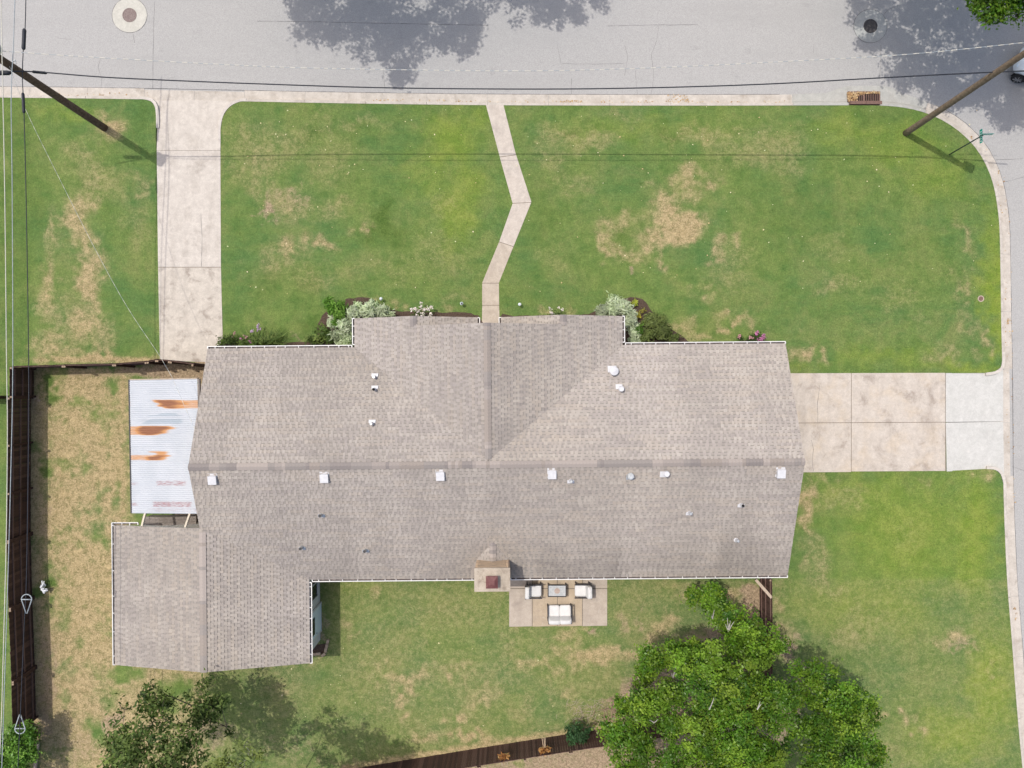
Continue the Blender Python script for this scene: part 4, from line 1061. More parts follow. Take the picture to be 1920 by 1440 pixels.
for xx, yy in ((.1, -.15), (.1, -3.2), (.1, -6.3)):
    mb = MB(); mb.box((xx, yy, PZ / 2 - .1), (.1, .1, PZ - .15)); mb.build('post', M['cream'], pc)
sl = MB(); sl.prism([(0.3, -.2), (3.6, -.2), (3.6, -7.2), (0.9, -7.2)], -.1, .02)
cs = struct('side_patio'); o = sl.build('concrete_slab', M['patio'], cs); o.location = pc.location; o.rotation_euler = pc.rotation_euler

# low grey storage box with a gabled lid between the cover and the wing
p0 = P(298, 969, 1.0)
sb = thing('storage_box', 'low grey board storage box with gabled lid under the wing eave', 'storage box', (p0.x, p0.y, 0))
mb = MB(); mb.box((.35, -.45, .32), (2.4, .75, .64)); mb.build('box_body', M['fence_grey'], sb)
for i in range(6):
    for s_, x1, z1 in ((0, -1.0, .72), (1, 1.75, .70)):
        mb = MB(); y0 = -.03 - i * .14
        mb.grid([(0, y0, 1.0), (x1, y0, z1), (x1, y0 - .13, z1), (0, y0 - .13, 1.0), (0, y0, .975), (x1, y0, z1 - .025), (x1, y0 - .13, z1 - .025), (0, y0 - .13, .975)], [(0, 1, 2, 3), (7, 6, 5, 4), (0, 4, 5, 1), (1, 5, 6, 2), (2, 6, 7, 3)])
        mb.build('lid_board', M['fence_grey'], sb)

# ------------------------------------------------------------------ fences: every picket, rail and post its own piece
def fence(label, pxs, h=1.83, lean=(0, 0), rail_side=1, pick_w=.138, gap=.005, mats=('fence', 'fence2', 'fence3'), post_top=True, railm='rail', jit=.02, rails=(.3, .95, 1.6), step=2.44, rail_h=.09):
    w = [Vector(G(*p)) for p in pxs]
    o = thing('picket_fence', label, 'fence', (w[0].x, w[0].y, 0)); base = w[0]
    ms = []
    for m_ in mats:
        mb = MB(); mb.box((0, 0, h / 2), (pick_w, .018, h)); ms.append(mb.mesh('picket', M[m_]))
    mb = MB(); mb.box((0, 0, h / 2 + .02), (.09, .09, h + .04), mi=0); mb.box((0, 0, h + .047), (.088, .088, .014), mi=1); pme = mb.mesh('post', [M[mats[0]], M['post_end']])
    ln = Vector((lean[0], lean[1], h)); la_y = None
    for a, b in zip(w[:-1], w[1:]):
        d = b - a; L = d.length; d.normalize(); nrm = Vector((-d.y, d.x)); rz = math.atan2(d.y, d.x)
        lx = math.atan2(Vector(lean).dot(nrm), h)
        def put(me, nm, s_, off, rx=0, dz=0):
            q = place(me, nm, o, (*(a + d * s_ + nrm * off - base), dz)); q.rotation_euler = (-(lx + rx), 0, rz); return q
        n = max(1, math.ceil(L / (pick_w + gap) - .02))
        for i in range(n):
            m_ = rnd.choices(ms, (6, 2, 3))[0]
            put(m_, 'picket', (i + .5) * L / n, rnd.uniform(-.004, .004), rnd.uniform(-.004, .004), rnd.uniform(-jit, 0))
        k = max(1, round(L / step))
        for i in range(k + 1):
            put(pme, 'post', min(L - .05, max(.05, i * L / k)), rail_side * .10)
        for rz_ in rails:
            for i in range(k):
                mb = MB(); s0, s1 = i * L / k + .03, (i + 1) * L / k - .03
                mb.box(((s1 - s0) / 2, 0, 0), (s1 - s0, .04, rail_h)); me = mb.mesh('rail', M[railm])
                q = place(me, 'rail', o, (*(a + d * s0 + nrm * (rail_side * .035) + Vector(lean) * (rz_ / h) - base), rz_)); q.rotation_euler = (-lx, 0, rz)
    return o
fence('tall dark stained picket fence down the left side of the dry yard', [(57.5, 744), (57, 1000), (60, 1120), (65, 1250), (67, 1345)], 2.05, (.22, 0), 1, mats=('fence', 'fence2', 'fence3'))
fence('short dark fence piece at the top left corner of the dry yard', [(63, 690), (63, 745)], 1.95, (.12, 0), 1)
fence('dark fence across the north end of the dry yard up to the house', [(63, 689), (160, 686), (250, 684), (308, 679.5), (326, 676), (350, 678.5), (392, 684)], 1.75, (0, .02), -1)
fence('brown fence along the bottom edge of the back garden', [(560, 1459), (720, 1432), (900, 1402.5), (1065, 1376.5), (1150, 1364), (1430, 1322)], 1.72, (0, 0), -1, .12, .007)
fence('brown fence with pale rails east of the back garden beside the tree', [(1424, 1068), (1425, 1180), (1424, 1330)], 1.80, (0, 0), -1, mats=('fence2', 'fence2', 'fence'), railm='rail', rails=(.35, .95, 1.62), rail_h=.06)
fence('neighbouring fence stub at the left edge of the picture', [(-90, 742), (15, 742)], 1.6, (0, 0), -1)
fence('dark fence running down from the corner shrub out of the picture', [(60, 1352), (-10, 1420), (-60, 1500)], 1.9, (0, 0), 1)
gp = P(1417, 1087, 1.4); gq = P(1447, 1121, 1.75)
mb = MB(); mb.beam((0, 0, 0), gq - gp, .14, .04)
tag(mb.build('wooden_plank', M['plank'], loc=gp), 'pale plank lying diagonally across the fence top under the roof corner', 'plank')
mb = MB(); a_, b_ = P(71, 1392, .1), P(65, 1450, .1); mb.beam((0, 0, 0), b_ - a_, .15, .09)
tag(mb.build('landscape_timber', M['plank'], loc=a_), 'weathered timber on the ground beside the corner shrub', 'timber')

# hanging planters on the south fence
for i, (x_, y_) in enumerate(((945, 1415), (1021, 1402))):
    z = 1.35; p = P(x_, y_ + 3, z)
    t = thing('hanging_planter', ('coco lined planter with dead plant, left of two on the brown fence', 'coco lined planter with dead plant and trailing stalk, right of two on the brown fence')[i], 'planter', p, math.radians(9.5), 'planters hung on the back fence')
    mb = MB(); mb.soft((0, 0, 0), (.62, .24, .26), e=.5, nu=18, nv=8); mb.build('liner', M['coco'], t, True)
    mb = MB()
    mb.tube([(-.32, -.12, .1), (.32, -.12, .1), (.32, .12, .1), (-.32, .12, .1), (-.32, -.12, .1)], .008, 6)
    mb.build('wire_rim', M['frame'], t)
    for s_ in (-.14, .14):
        mb = MB(); mb.beam((s_, -.1, .1), (s_, -.24, .36), .03, .012); mb.build('hook', M['plank'], t)
    n = 90; V = []; C = []
    dp = MB()
    for _ in range(120):
        a0 = Vector((rnd.gauss(0, .1), rnd.gauss(0, .05), .1)); dv = Vector((rnd.gauss(0, .8), rnd.gauss(.35, .6), rnd.uniform(.2, 1))).normalized() * rnd.uniform(.1, .3)
        sd = Vector((rnd.gauss(0, 1), rnd.gauss(0, 1), 0)).normalized() * .032
        c_ = rnd.choice(((.30, .13, .04), (.40, .19, .06), (.20, .09, .035), (.46, .27, .10)))
        dp.face([a0 - sd, a0 + sd, a0 + dv + sd * .6, a0 + dv - sd * .6], c_)
    if i == 1: 
        for s_ in (-.03, .02, .05): dp.beam((s_, .1, .12), (s_ * 2 + .03, .62, .05), .02, .01, (.55, .42, .28))
    dp.build('dead_plant', M['litter'], t)

# ------------------------------------------------------------------ poles, cables, sign
def pole(label, base, top, h, r0, r1, mat):
    b = P(*base, 0); t_ = P(*top, h); o = thing('utility_pole', label, 'utility pole', b, group='wooden utility poles on the street corners')
    n = 14; pts = [Vector((0, 0, -.2)).lerp(t_ - b, i / n) for i in range(n + 1)]
    mb = MB(); mb.tube(pts, [r0 + (r1 - r0) * i / n for i in range(n + 1)], 14); mb.build('shaft', M[mat], o, True)
    return o, t_ - b
lp_, lt = pole('dark leaning utility pole at the left edge by the narrow drive', (196, 240), (-84, 55), 9.6, .19, .155, 'pole')
rp_, rt = pole('lighter brown utility pole on the street corner near the green sign', (1698, 250), (1972, 66), 9.8, .165, .125, 'pole_pale')
mb = MB(); c_ = lt * (8.3 / lt.z); mb.cyl(c_ + Vector((.34, .05, -.4)), .24, .8, 14); mb.build('transformer', M['galv'], lp_)
mb = MB(); c_ = rt * (8.6 / rt.z); mb.cyl(c_ + Vector((.3, 0, -.35)), .2, .7, 14); mb.build('transformer', M['galv'], rp_)
for zz in (6.6, 7.9):
    c_ = lt * (zz / lt.z)
    mb = MB(); mb.tube([c_ + Vector((.02, .2, 0)), c_ + Vector((.16, .28, .02)), c_ + Vector((.2, .1, .05))], .025, 6); mb.build('cable_clamp', M['galv'], lp_)

def cable(label, pts, r, mat, n=6, alt=None, step=10, name='overhead_cable', sub=None, group=None):
    q = [P(*p) for p in pts]; D = []
    for i in range(len(q) - 1):
        p0, p1, p2, p3 = q[max(i - 1, 0)], q[i], q[i + 1], q[min(i + 2, len(q) - 1)]
        k = max(1, int((p2 - p1).length / .6))
        for j in range(k):
            t = j / k; D.append(.5 * (2 * p1 + (p2 - p0) * t + (2 * p0 - 5 * p1 + 4 * p2 - p3) * t * t + (3 * p1 - p0 - 3 * p2 + p3) * t ** 3))
    D.append(q[-1]); c0 = D[0].copy(); D = [d - c0 for d in D]
    mb = MB()
    if alt:
        L = 0; T = 0; seg = []
        for a, b in zip(D[:-1], D[1:]):
            k = 3
            for j in range(k):
                u, v = a.lerp(b, j / k), a.lerp(b, (j + 1) / k); T += 1
                mb.tube([u, v], r * (1.0 if T % 2 else .7), n, mi=T % 2, caps=False)  # alternating pale and grey pieces paint the glints along a twisted wire
        o = mb.build(name, [M[alt], M[mat]], loc=c0)
    else:
        mb.tube(D, r, n); o = mb.build(name, M[mat], loc=c0, smooth=True)
    tag(o, label, 'cable', group); return o, c0
zq = lambda x: 5.25 + 1.45 * ((x - 950) / 907.0) ** 2
main, mc = cable('thick black cable sagging between the two poles over the kerb', [(x, y, zq(x)) for x, y in ((-60, 137), (42, 133.5), (110, 138), (200, 145), (340, 151.5), (480, 157), (720, 164.5), (1000, 167), (1220, 164.5), (1440, 157.5), (1660, 145.5), (1858, 135.5), (2010, 130))], .028, 'cable')
for a, b, r in (((-20, 137, 6.55), (20, 136.5, 6.6), .10), ((60, 134.5, 6.5), (88, 137, 6.45), .06)):
    mb = MB(); pa, pb = P(*a) - mc, P(*b) - mc; mb.tube([pa, pa.lerp(pb, .12), pa.lerp(pb, .88), pb], [r * .55, r, r, r * .55], 10); mb.build('splice_closure', M['cable'], main, True)
cable('pale twisted wire crossing high over the street', [(-40, 92, 8.1), (120, 104, 7.8), (400, 120, 7.3), (600, 128, 7.1), (960, 133, 6.95), (1200, 128, 7.1), (1440, 117, 7.4), (1700, 102, 7.8), (1925, 79.5, 8.2), (2010, 72, 8.4)], .017, 'cable_pale', 6, alt='cable_grey')
cable('cream wire down the far left edge of the picture', [(0, -60, 8.2), (2, 0, 8.2), (4, 110, 8.3), (9, 360, 8.0), (12.5, 690, 7.8), (14, 800, 7.8), (12, 1000, 7.8), (7, 1200, 7.9), (1, 1390, 8.0), (-8, 1500, 8.0)], .018, 'cable_pale')
cable('blue grey wire next to the cream wire along the left edge', [(33, -60, 7.6), (28, 0, 7.6), (25, 90, 7.7), (21, 180, 7.7), (23, 360, 7.5), (24, 690, 7.4), (20, 900, 7.4), (15, 1080, 7.4), (8, 1300, 7.5), (3, 1450, 7.5), (0, 1500, 7.5)], .017, 'cable_grey')
w3, wc = cable('black wire with drop shaped loops hanging over the dark side fence', [(50, -60, 6.8), (48.5, 0, 6.8), (47, 55, 6.8), (43.5, 95, 6.8), (42, 150, 6.8), (45, 212, 6.8), (49.5, 400, 6.6), (54, 720, 6.5), (52, 950, 6.5), (49, 1105, 6.5), (46, 1160, 6.5), (38, 1345, 6.6), (33, 1450, 6.7), (30, 1520, 6.7)], .019, 'cable')
for a, b, r in (((45.8, 54), (44, 93), .075), ((43, 174), (44.8, 212), .06)):
    mb = MB(); pa, pb = P(*a, 6.8) - wc, P(*b, 6.8) - wc; mb.tube([pa, pa.lerp(pb, .06), pa.lerp(pb, .94), pb], [r * .6, r, r, r * .6], 10); mb.build('splice_closure', M['cable'], w3, True)
for cxp, cyp, tip in ((50, 1124, 1), (37.6, 1366, -1)):
    c_ = P(cxp, cyp, 6.5) - wc; rr = .22; pts = []
    for k in range(0, 25):
        a = math.pi * k / 24 * 1.0; pts.append(c_ + Vector((rr * math.cos(a), tip * rr * math.sin(a), 0)))
    pts = [c_ + Vector((.02, -tip * .60, 0))] + pts + [c_ + Vector((-.02, -tip * .60, 0))]
    mb = MB(); mb.tube(pts, .022, 8); mb.beam(c_ + Vector((-rr, 0, 0)), c_ + Vector((rr, 0, 0)), .04, .03)
    mb.build('storage_loop', M['cable_grey'], w3, True)
cable('thin service wire slanting from the left pole to the house roof', [(18, 124, 6.9), (48, 205, 6.4), (100, 312, 5.8), (180, 470, 5.0), (240, 578, 4.6), (300, 668, 4.3), (322, 706, 4.25), (344, 757, 4.2), (366, 806, 4.2)], .010, 'cable_pale', 6, alt='cable_grey')

sp = P(1780, 290, 0); sg = thing('street_sign', 'green crossed street name blades on a thin leaning post at the corner', 'street sign', sp)
st_ = P(1840, 255, 2.62) - sp
mb = MB(); mb.tube([(0, 0, -.1), st_ * .5, st_], .032, 8); mb.build('post', M['signpost'], sg, True)
def blade(c, rz, L):
    b = MB(); b.box((0, 0, 0), (L, .012, .19)); o = b.build('sign_blade', M['signgreen'], sg, loc=c, rz=rz)
    for s_ in (-1, 1):
        x = -L * .42
        for wd in (.07, .05, .06, .07, .05):
            l = MB(); l.box((x + wd / 2, s_ * .009, 0), (wd * .8, .006, .10)); l.build('lettering', M['signwhite'], o); x += wd + L * .84 / 5 - .06
blade(st_ + Vector((0, 0, -.02)), math.radians(90.5), .66); blade(st_ + Vector((.18, .02, .18)), math.radians(1), .52)
mb = MB(); mb.box(st_ + Vector((0, 0, .08)), (.05, .05, .08)); mb.build('bracket', M['signpost'], sg)

# ------------------------------------------------------------------ white van at the right edge
wc_ = P(1909.5, 146, .2); va_ = math.radians(-27)
R2 = Matrix.Rotation(va_, 3, 'Z'); org = Vector((wc_.x, wc_.y, 0)) - R2 @ Vector((.62, -.84, 0))
van = thing('white_van', 'white van half out of the picture at the right edge in tree shade', 'van', (org.x, org.y, ZR), va_)
secs = [(0.0, .42, .50, .80), (.05, .60, .42, .90), (.16, .74, .36, .97), (.35, .84, .32, 1.03), (.7, .89, .30, 1.09), (1.1, .91, .30, 1.17), (1.5, .90, .30, 1.62), (1.85, .88, .30, 1.86), (2.4, .89, .30, 1.93), (3.6, .89, .30, 1.92), (4.3, .88, .30, 1.86), (4.45, .82, .38, 1.7)]
mb = MB(); n = 20; vs = []
for x, hw, z0, z1 in secs:
    for k in range(n):
        a = 2 * math.pi * k / n; ca, sa = math.cos(a), math.sin(a); e = .42
        vs.append((x, hw * math.copysign(abs(ca) ** e, ca), (z0 + z1) / 2 + (z1 - z0) / 2 * math.copysign(abs(sa) ** e, sa)))
fs = [(i * n + k, i * n + (k + 1) % n, (i + 1) * n + (k + 1) % n, (i + 1) * n + k) for i in range(len(secs) - 1) for k in range(n)] + [tuple(range(n - 1, -1, -1)), tuple((len(secs) - 1) * n + k for k in range(n))]
mb.grid(vs, [f[::-1] for f in fs]); body = mb.build('body', M['carwhite'], van, True)
for x in (.62, 3.45):
    for s_ in (-1, 1):
        ar = MB()
        cpts = [(x + .42 * math.cos(a), s_ * .90, .32 + .42 * math.sin(a)) for a in [math.pi * k / 10 for k in range(11)]]
        ar.grid([(x, s_ * .90, .25)] + cpts, [(0, k + 1, k + 2) for k in range(10)]); ar.build('wheel_arch', M['black'], van)
        w_ = MB(); w_.tube([(x, s_ * .66, .33), (x, s_ * .72, .33), (x, s_ * .90, .33), (x, s_ * .93, .33)], [.30, .335, .335, .30], 22); wh = w_.build('wheel', M['tyre'], van, True)
        r_ = MB(); r_.tube([(x, s_ * .90, .33), (x, s_ * .942, .33)], [.215, .205], 20)
        wheelrim = r_.build('rim', M['iron_dark'], wh)
        sk = MB()
        for k in range(7):
            a = 2 * math.pi * k / 7; sk.beam((x, s_ * .95, .33), (x + .21 * math.cos(a), s_ * .95, .33 + .21 * math.sin(a)), .065, .02)
        sk.build('spoke', M['rim'], wh)
ws = MB(); ws.grid([(1.14, -.74, 1.22), (1.14, .74, 1.22), (1.52, .66, 1.66), (1.52, -.66, 1.66)], [(0, 1, 2, 3)]); ws.build('windscreen', M['carglass'], van)
for s_ in (-1, 1):
    sw_ = MB(); sw_.grid([(1.6, s_ * .895, 1.2), (2.7, s_ * .90, 1.2), (2.7, s_ * .88, 1.62), (1.8, s_ * .87, 1.62)], [(0, 1, 2, 3)]); sw_.build('side_window', M['carglass'], van)
    hl = MB(); hl.soft((.12, s_ * .6, .8), (.16, .22, .14), e=.6, nu=12, nv=6); hl.build('headlight', M['lightglass'], van, True)
for nm, a0, a1, m_ in (('blue_emblem', 100, 215, 'blue'), ('red_emblem', 215, 300, 'red')):
    em_ = MB(); rr = .24; pts = [(.82 + rr * math.cos(math.radians(a)), -.30 + rr * 1.1 * math.sin(math.radians(a)), 1.115 + .02 * math.cos(math.radians(a))) for a in np.linspace(a0, a1, 10)]
    em_.tube(pts, .035, 6); em_.build('emblem', M[m_], van)

# ------------------------------------------------------------------ manholes, inlet, meter lid
for i, (px_, py_, rr, lid, cm, lm_) in enumerate(((243, 28.5, 32.5, 12.2, 'collar_pale', 'iron_lid'), (1632, 49, 31, 12, 'collar_grey', 'iron_dark'))):
    p = P(px_, py_, ZR); k = FPX / (CAM_H - ZR)
    t = thing('manhole', ('manhole in a pale round concrete collar at the top left of the street', 'dark manhole in a grey collar on the shaded part of the street')[i], 'manhole', p, group='manholes in the street')
    R_ = rr / k; r_ = lid / k
    mb = MB(); mb.ring((0, 0, -.05), r_ + .03, R_, .058, 44, wob=.012); mb.build('collar', M[cm], t)
    mb = MB(); mb.ring((0, 0, -.05), R_ + .003, R_ + .020, .056, 44); mb.build('joint', M['crack'], t)
    mb = MB(); mb.ring((0, 0, -.05), r_ - .01, r_ + .03, .07, 32); mb.build('frame_ring', M['iron_dark'] if i else M['iron_lid'], t)
    mb = MB(); mb.cyl((0, 0, -.05), r_ - .015, .062, 32); mb.ring((0, 0, .0), r_ * .62, r_ * .74, .018, 28)
    for k2 in range(8):
        a = k2 * math.pi / 4; mb.box((math.cos(a) * r_ * .3, math.sin(a) * r_ * .3, .012), (r_ * .4, .02, .012), rz=a)
    mb.build('lid', M[lm_], t)
q0 = P(1589, 173, ZR); q1 = P(1649, 198, ZR)
dr_ = thing('storm_drain', 'rusty kerb inlet grate half covered in dry leaves', 'storm drain', (q0.x, q1.y, ZR))
LX = q1.x - q0.x; gy0 = P(0, 191, ZR).y - q1.y; gy1 = q0.y - q1.y
mb = MB()
for yy in (gy0, gy1): mb.box((LX / 2, yy, .02), (LX, .05, .08))
for xx in (.02, LX / 2, LX - .02): mb.box((xx, (gy0 + gy1) / 2, .02), (.07 if xx != LX / 2 else .12, gy1 - gy0, .068))
mb.build('grate_frame', M['iron_red'], dr_)
mb = MB(); mb.box((LX / 2, (gy0 + gy1) / 2, .012), (LX, gy1 - gy0, .02)); mb.build('sump_shade', M['black'], dr_)  # flat black plate paints the darkness of the sump below the bars
bar = MB(); bar.box((0, 0, 0), (.032, gy1 - gy0 - .05, .05)); bme_ = bar.mesh('grate_bar', M['iron_red'])
for k in range(18):
    xx = LX * (k + .5) / 18
    if abs(xx - LX / 2) < .06: continue
    place(bme_, 'grate_bar', dr_, (xx, (gy0 + gy1) / 2, .032))
for xx in (LX * .27, LX * .77):
    mb = MB(); mb.box((xx + .03, .10, .09), (LX * .5 - .02, .17, .15)); mb.build('kerb_hood', M['iron_red'], dr_)
def apron(pxs, z=ZR + .016):
    mb = MB(); w = [P(*p, ZR) for p in pxs]; mb.prism([(p.x, p.y) for p in w], ZR - .05, z); o = mb.build('concrete_slab', M['inletcon'], apr)
apr = struct('inlet_apron')
apron([(1488, 177), (1550, 174.5), (1570, 167), (1588, 162), (1588, 190.5), (1488, 191)]); apron([(1588.6, 161.6), (1649.5, 161.3), (1649.5, 172.2), (1588.6, 172.2)])
apron([(1650, 161.5), (1660, 161.5), (1674, 167), (1690, 175), (1690, 194), (1672, 191.5), (1650, 190.5)]); apron([(1690.6, 175), (1740, 191.5), (1735, 204.5), (1712, 198), (1690.6, 194.2)])
def litter(name, label, pts, size=.05, cols=((.40, .26, .13), (.46, .32, .17), (.32, .19, .09), (.52, .39, .23))):
    V = []; C = []
    for p in pts:
        a = rnd.uniform(0, 6.28); s_ = size * rnd.uniform(.6, 1.5); t = rnd.uniform(-.5, .5); t2 = rnd.uniform(-.5, .5)
        u = Vector((math.cos(a), math.sin(a), t)) * s_; v = Vector((-math.sin(a), math.cos(a), t2)) * s_ * rnd.uniform(.4, .9); p = Vector(p)
        V.append([p - u, p - v, p + u, p + v]); C.append(rnd.choice(cols))
    o = place(quads_mesh(name, np.array([[list(x) for x in q] for q in V]), np.array(C), M['litter']), name)
    return tag(o, label, 'leaves', kind='stuff')
pts = []
for _ in range(520):
    x = rnd.uniform(1588, 1648); y = rnd.uniform(173, 192)
    if x > 1606 and y > 176.5 + max(0, (1622 - x)) * .25: continue
    q = P(x, y, ZR); pts.append((q.x, q.y, ZR + rnd.uniform(.04, .10)))
litter('dry_leaves', 'heap of dry tan leaves on the storm drain grate', pts)
pts = []
def kpt(n, x0, x1, f):
    for _ in range(n):
        x = rnd.uniform(x0, x1); q = P(x, f(x), ZR); pts.append((q.x, q.y, ZR + .02))
yb_ = lambda x: np.interp(x, [p[0] for p in BACK[3:16]], [p[1] for p in BACK[3:16]]) - rnd.uniform(5.5, 9)
kpt(70, 960, 1480, yb_); kpt(60, 1250, 1290, lambda x: rnd.uniform(177, 192)); kpt(40, 700, 960, yb_); kpt(30, 1050, 1090, yb_); kpt(24, 110, 300, lambda x: 176 + rnd.uniform(-2, 4))
for _ in range(70):
    y = rnd.uniform(330, 1000); x = np.interp(y, [345, 432, 690, 1000], [1862, 1874, 1879, 1884]) + rnd.choice((8, 8, 16, 19)) + rnd.uniform(-1, 2); q = P(x, y, ZR); pts.append((q.x, q.y, ZR + .02))
for x, y in ((1888, 600), (1890, 602), (1889, 606), (1902, 1140), (1905, 1150), (1904, 1160), (1820, 258), (1872, 323)):
    for _ in range(6): q = P(x + rnd.uniform(-2, 2), y + rnd.uniform(-3, 3), ZR); pts.append((q.x, q.y, ZR + .03))
litter('gutter_leaves', 'dry leaves scattered along the kerb gutter', pts, .035)
pts = []
for _ in range(420):
    x, y = rnd.uniform(300, 1870), rnd.uniform(200, 690)
    if (410 < x < 905 or 960 < x < 1860) and (y < 560): pass
    else: continue
    if rnd.random() > (1.0 if y < 330 else .45): continue
    q = P(x, y, 0); pts.append((q.x, q.y, .03))
for _ in range(60): q = P(rnd.uniform(420, 1400), rnd.uniform(1200, 1380), 0); pts.append((q.x, q.y, .03))
litter('fallen_leaves', 'small pale fallen leaves scattered over the lawns', pts, .033, ((.66, .60, .34), (.60, .62, .36), (.72, .64, .42), (.55, .42, .22)))
mp_ = P(1839, 560, 0); t = thing('water_meter_box', 'small round brown meter lid set in the right lawn', 'meter lid', mp_)
mb = MB(); mb.ring((0, 0, -.05), .12, .165, .065, 24); mb.build('rim', M['plank'], t); mb = MB(); mb.cyl((0, 0, -.05), .12, .06, 20); mb.build('lid', M['iron_red'], t)

# ------------------------------------------------------------------ patio furniture
def cushion(d): 
    mb = MB(); mb.soft((0, 0, 0), d, e=.28, nu=24, nv=10); return mb.mesh('cushion', M['cushion'], True)
def sofa(name, label, cat, cpx, rz, width, seats):
    p = P(*cpx, .35); t = thing(name, label, cat, (p.x, p.y, .03), rz)
    # local: facing +y, width along x
    hw = width / 2; D = .74; hd = D / 2
    for sx in (-1, 1):
        for yy in (hd - .03, -hd + .03):
            mb = MB(); mb.box((sx * (hw - .025), yy, .29), (.045, .045, .58)); mb.build('leg', M['frame'], t)
        mb = MB(); mb.beam((sx * (hw - .025), hd + .06, .60), (sx * (hw - .025), -hd + .02, .60), .06, .03); mb.build('armrest', M['frame'], t)
    mb = MB(); 
    for yy in (hd - .03, -hd + .03): mb.box((0, yy, .27), (width - .05, .04, .05))
    for k in range(6): mb.box((0, -hd + .06 + k * (D - .12) / 5, .29), (width - .06, .05, .02))
    mb.build('seat_frame', M['frame'], t)
    mb = MB(); mb.beam((-hw + .02, -hd - .06, .80), (hw - .02, -hd - .06, .80), .04, .04)
    for k in range(7): 
        xx = -hw + .03 + k * (width - .06) / 6; mb.beam((xx, -hd + .0, .3), (xx, -hd - .06, .80), .025, .02)
    mb.build('back_frame', M['frame'], t)
    sw = (width - .10) / seats
    for k in range(seats):
        xx = -hw + .05 + sw * (k + .5)
        o = place(cushion((sw + .01, .66, .17)), 'seat_cushion', t, (xx, .07, .385))
        o = place(cushion((sw + .03, .24, .52)), 'back_cushion', t, (xx + rnd.uniform(-.01, .01), -hd + .07, .66)); o.rotation_euler = (.22, rnd.uniform(-.02, .02), rnd.uniform(-.03, .03))
        m2 = MB(); m2.tube([(xx - sw * .42, .33, .47), (xx - sw * .42, -.12, .475), (xx + sw * .42, -.12, .475), (xx + sw * .42, .33, .47)], .006, 5); m2.build('piping', M['cushion'], t)
    return t
sofa('patio_armchair', 'white cushioned armchair left of the patio table facing right', 'armchair', (1000.5, 1106.5), math.radians(-90), .72, 1)
sofa('patio_armchair', 'white cushioned armchair right of the patio table facing left', 'armchair', (1092, 1106), math.radians(90), .72, 1)
sofa('patio_loveseat', 'white two seat sofa on the patio below the table', 'loveseat', (1049, 1148), math.radians(1), 1.26, 2)
p = P(1044.5, 1107.5, .42); t = thing('patio_table', 'dark framed grey slatted coffee table in the middle of the patio', 'table', (p.x, p.y, .03))
W_, D_ = .96, .62
for sx in (-1, 1):
    for sy in (-1, 1):
        mb = MB(); mb.box((sx * (W_ / 2 - .03), sy * (D_ / 2 - .03), .2), (.045, .045, .4)); mb.build('leg', M['frame'], t)
mb = MB()
for sy in (-1, 1): mb.box((0, sy * (D_ / 2 - .02), .41), (W_, .045, .05))
for sx in (-1, 1): mb.box((sx * (W_ / 2 - .02), 0, .41), (.045, D_ - .09, .049))
mb.build('table_frame', M['frame'], t)
for k in range(6):
    mb = MB(); mb.box((0, -D_ / 2 + .045 + (k + .5) * (D_ - .09) / 6, .415), (W_ - .09, (D_ - .09) / 6 - .008, .02)); mb.build('slat', M['tabletop'], t)
mb = MB(); mb.cyl((-.0, .0, .428), .145, .012, 28); mb.build('burner_lid', M['tabledisc'], t)

# ------------------------------------------------------------------ small things round the house
for i, (x_, y_, l_) in enumerate(((714, 560, 'white solar garden light beside the silver bush left of the walk'), (865.5, 569, 'ring shaped solar garden light just left of the walk'), (974.5, 570.5, 'white solar garden light on the grass right of the walk'))):
    p = P(x_, y_, .4); t = thing('garden_light', l_, 'garden light', (p.x, p.y, 0), group='solar lights along the front bed')
    mb = MB(); mb.tube([(0, 0, -.05), (0, 0, .3)], .012, 6); mb.build('stake', M['galv'], t)
    mb = MB(); mb.soft((0, 0, .36), (.17, .17, .15), e=1, nu=16, nv=8); mb.build('globe', M['lightglass'], t, True)
    mb = MB(); mb.cyl((0, 0, .42), .05, .02, 14); mb.build('solar_cell', M['frame'] if i == 1 else M['vent'], t)
t = thing('brick_edging', 'short run of tan edging bricks by the wing corner', 'edging', P(600, 1215, 0))
for x_, y_, a in ((588, 1227, -3), (596.5, 1226, 4), (606, 1228, 35), (610.5, 1219, 82), (612.5, 1211, 80), (614, 1204, 76)):
    p = P(x_, y_, .1) - Vector(t.location); mb = MB(); mb.box((0, 0, 0), (.24, .13, .12)); o = mb.build('brick', M['stone'], t, loc=(p.x, p.y, .06)); o.rotation_euler = (0, 0, math.radians(a))
p = P(83, 1101, .3); t = thing('plastic_bag', 'crumpled white plastic bag on a wire hoop beside the side fence', 'bag', (p.x, p.y, 0))
mb = MB()
for k in range(9): mb.soft((rnd.uniform(-.12, .12), rnd.uniform(-.22, .14), .3 + rnd.uniform(-.1, .12)), (rnd.uniform(.1, .24), rnd.uniform(.08, .2), rnd.uniform(.1, .2)), rz=rnd.uniform(0, 3), e=.8, nu=8, nv=6, rx=rnd.uniform(-.6, .6))
mb.box((-.05, .25, .38), (.05, .22, .03), rz=.2); mb.box((.05, .27, .40), (.03, .16, .03), rz=-.1); mb.build('bag', M['plastic_white'], t)
mb = MB(); mb.tube([(.28, -.1, 0), (.22, -.08, .5), (.1, .0, .62), (.0, .05, .5), (-.04, .06, 0)], .012, 6); mb.build('wire_hoop', M['frame'], t)
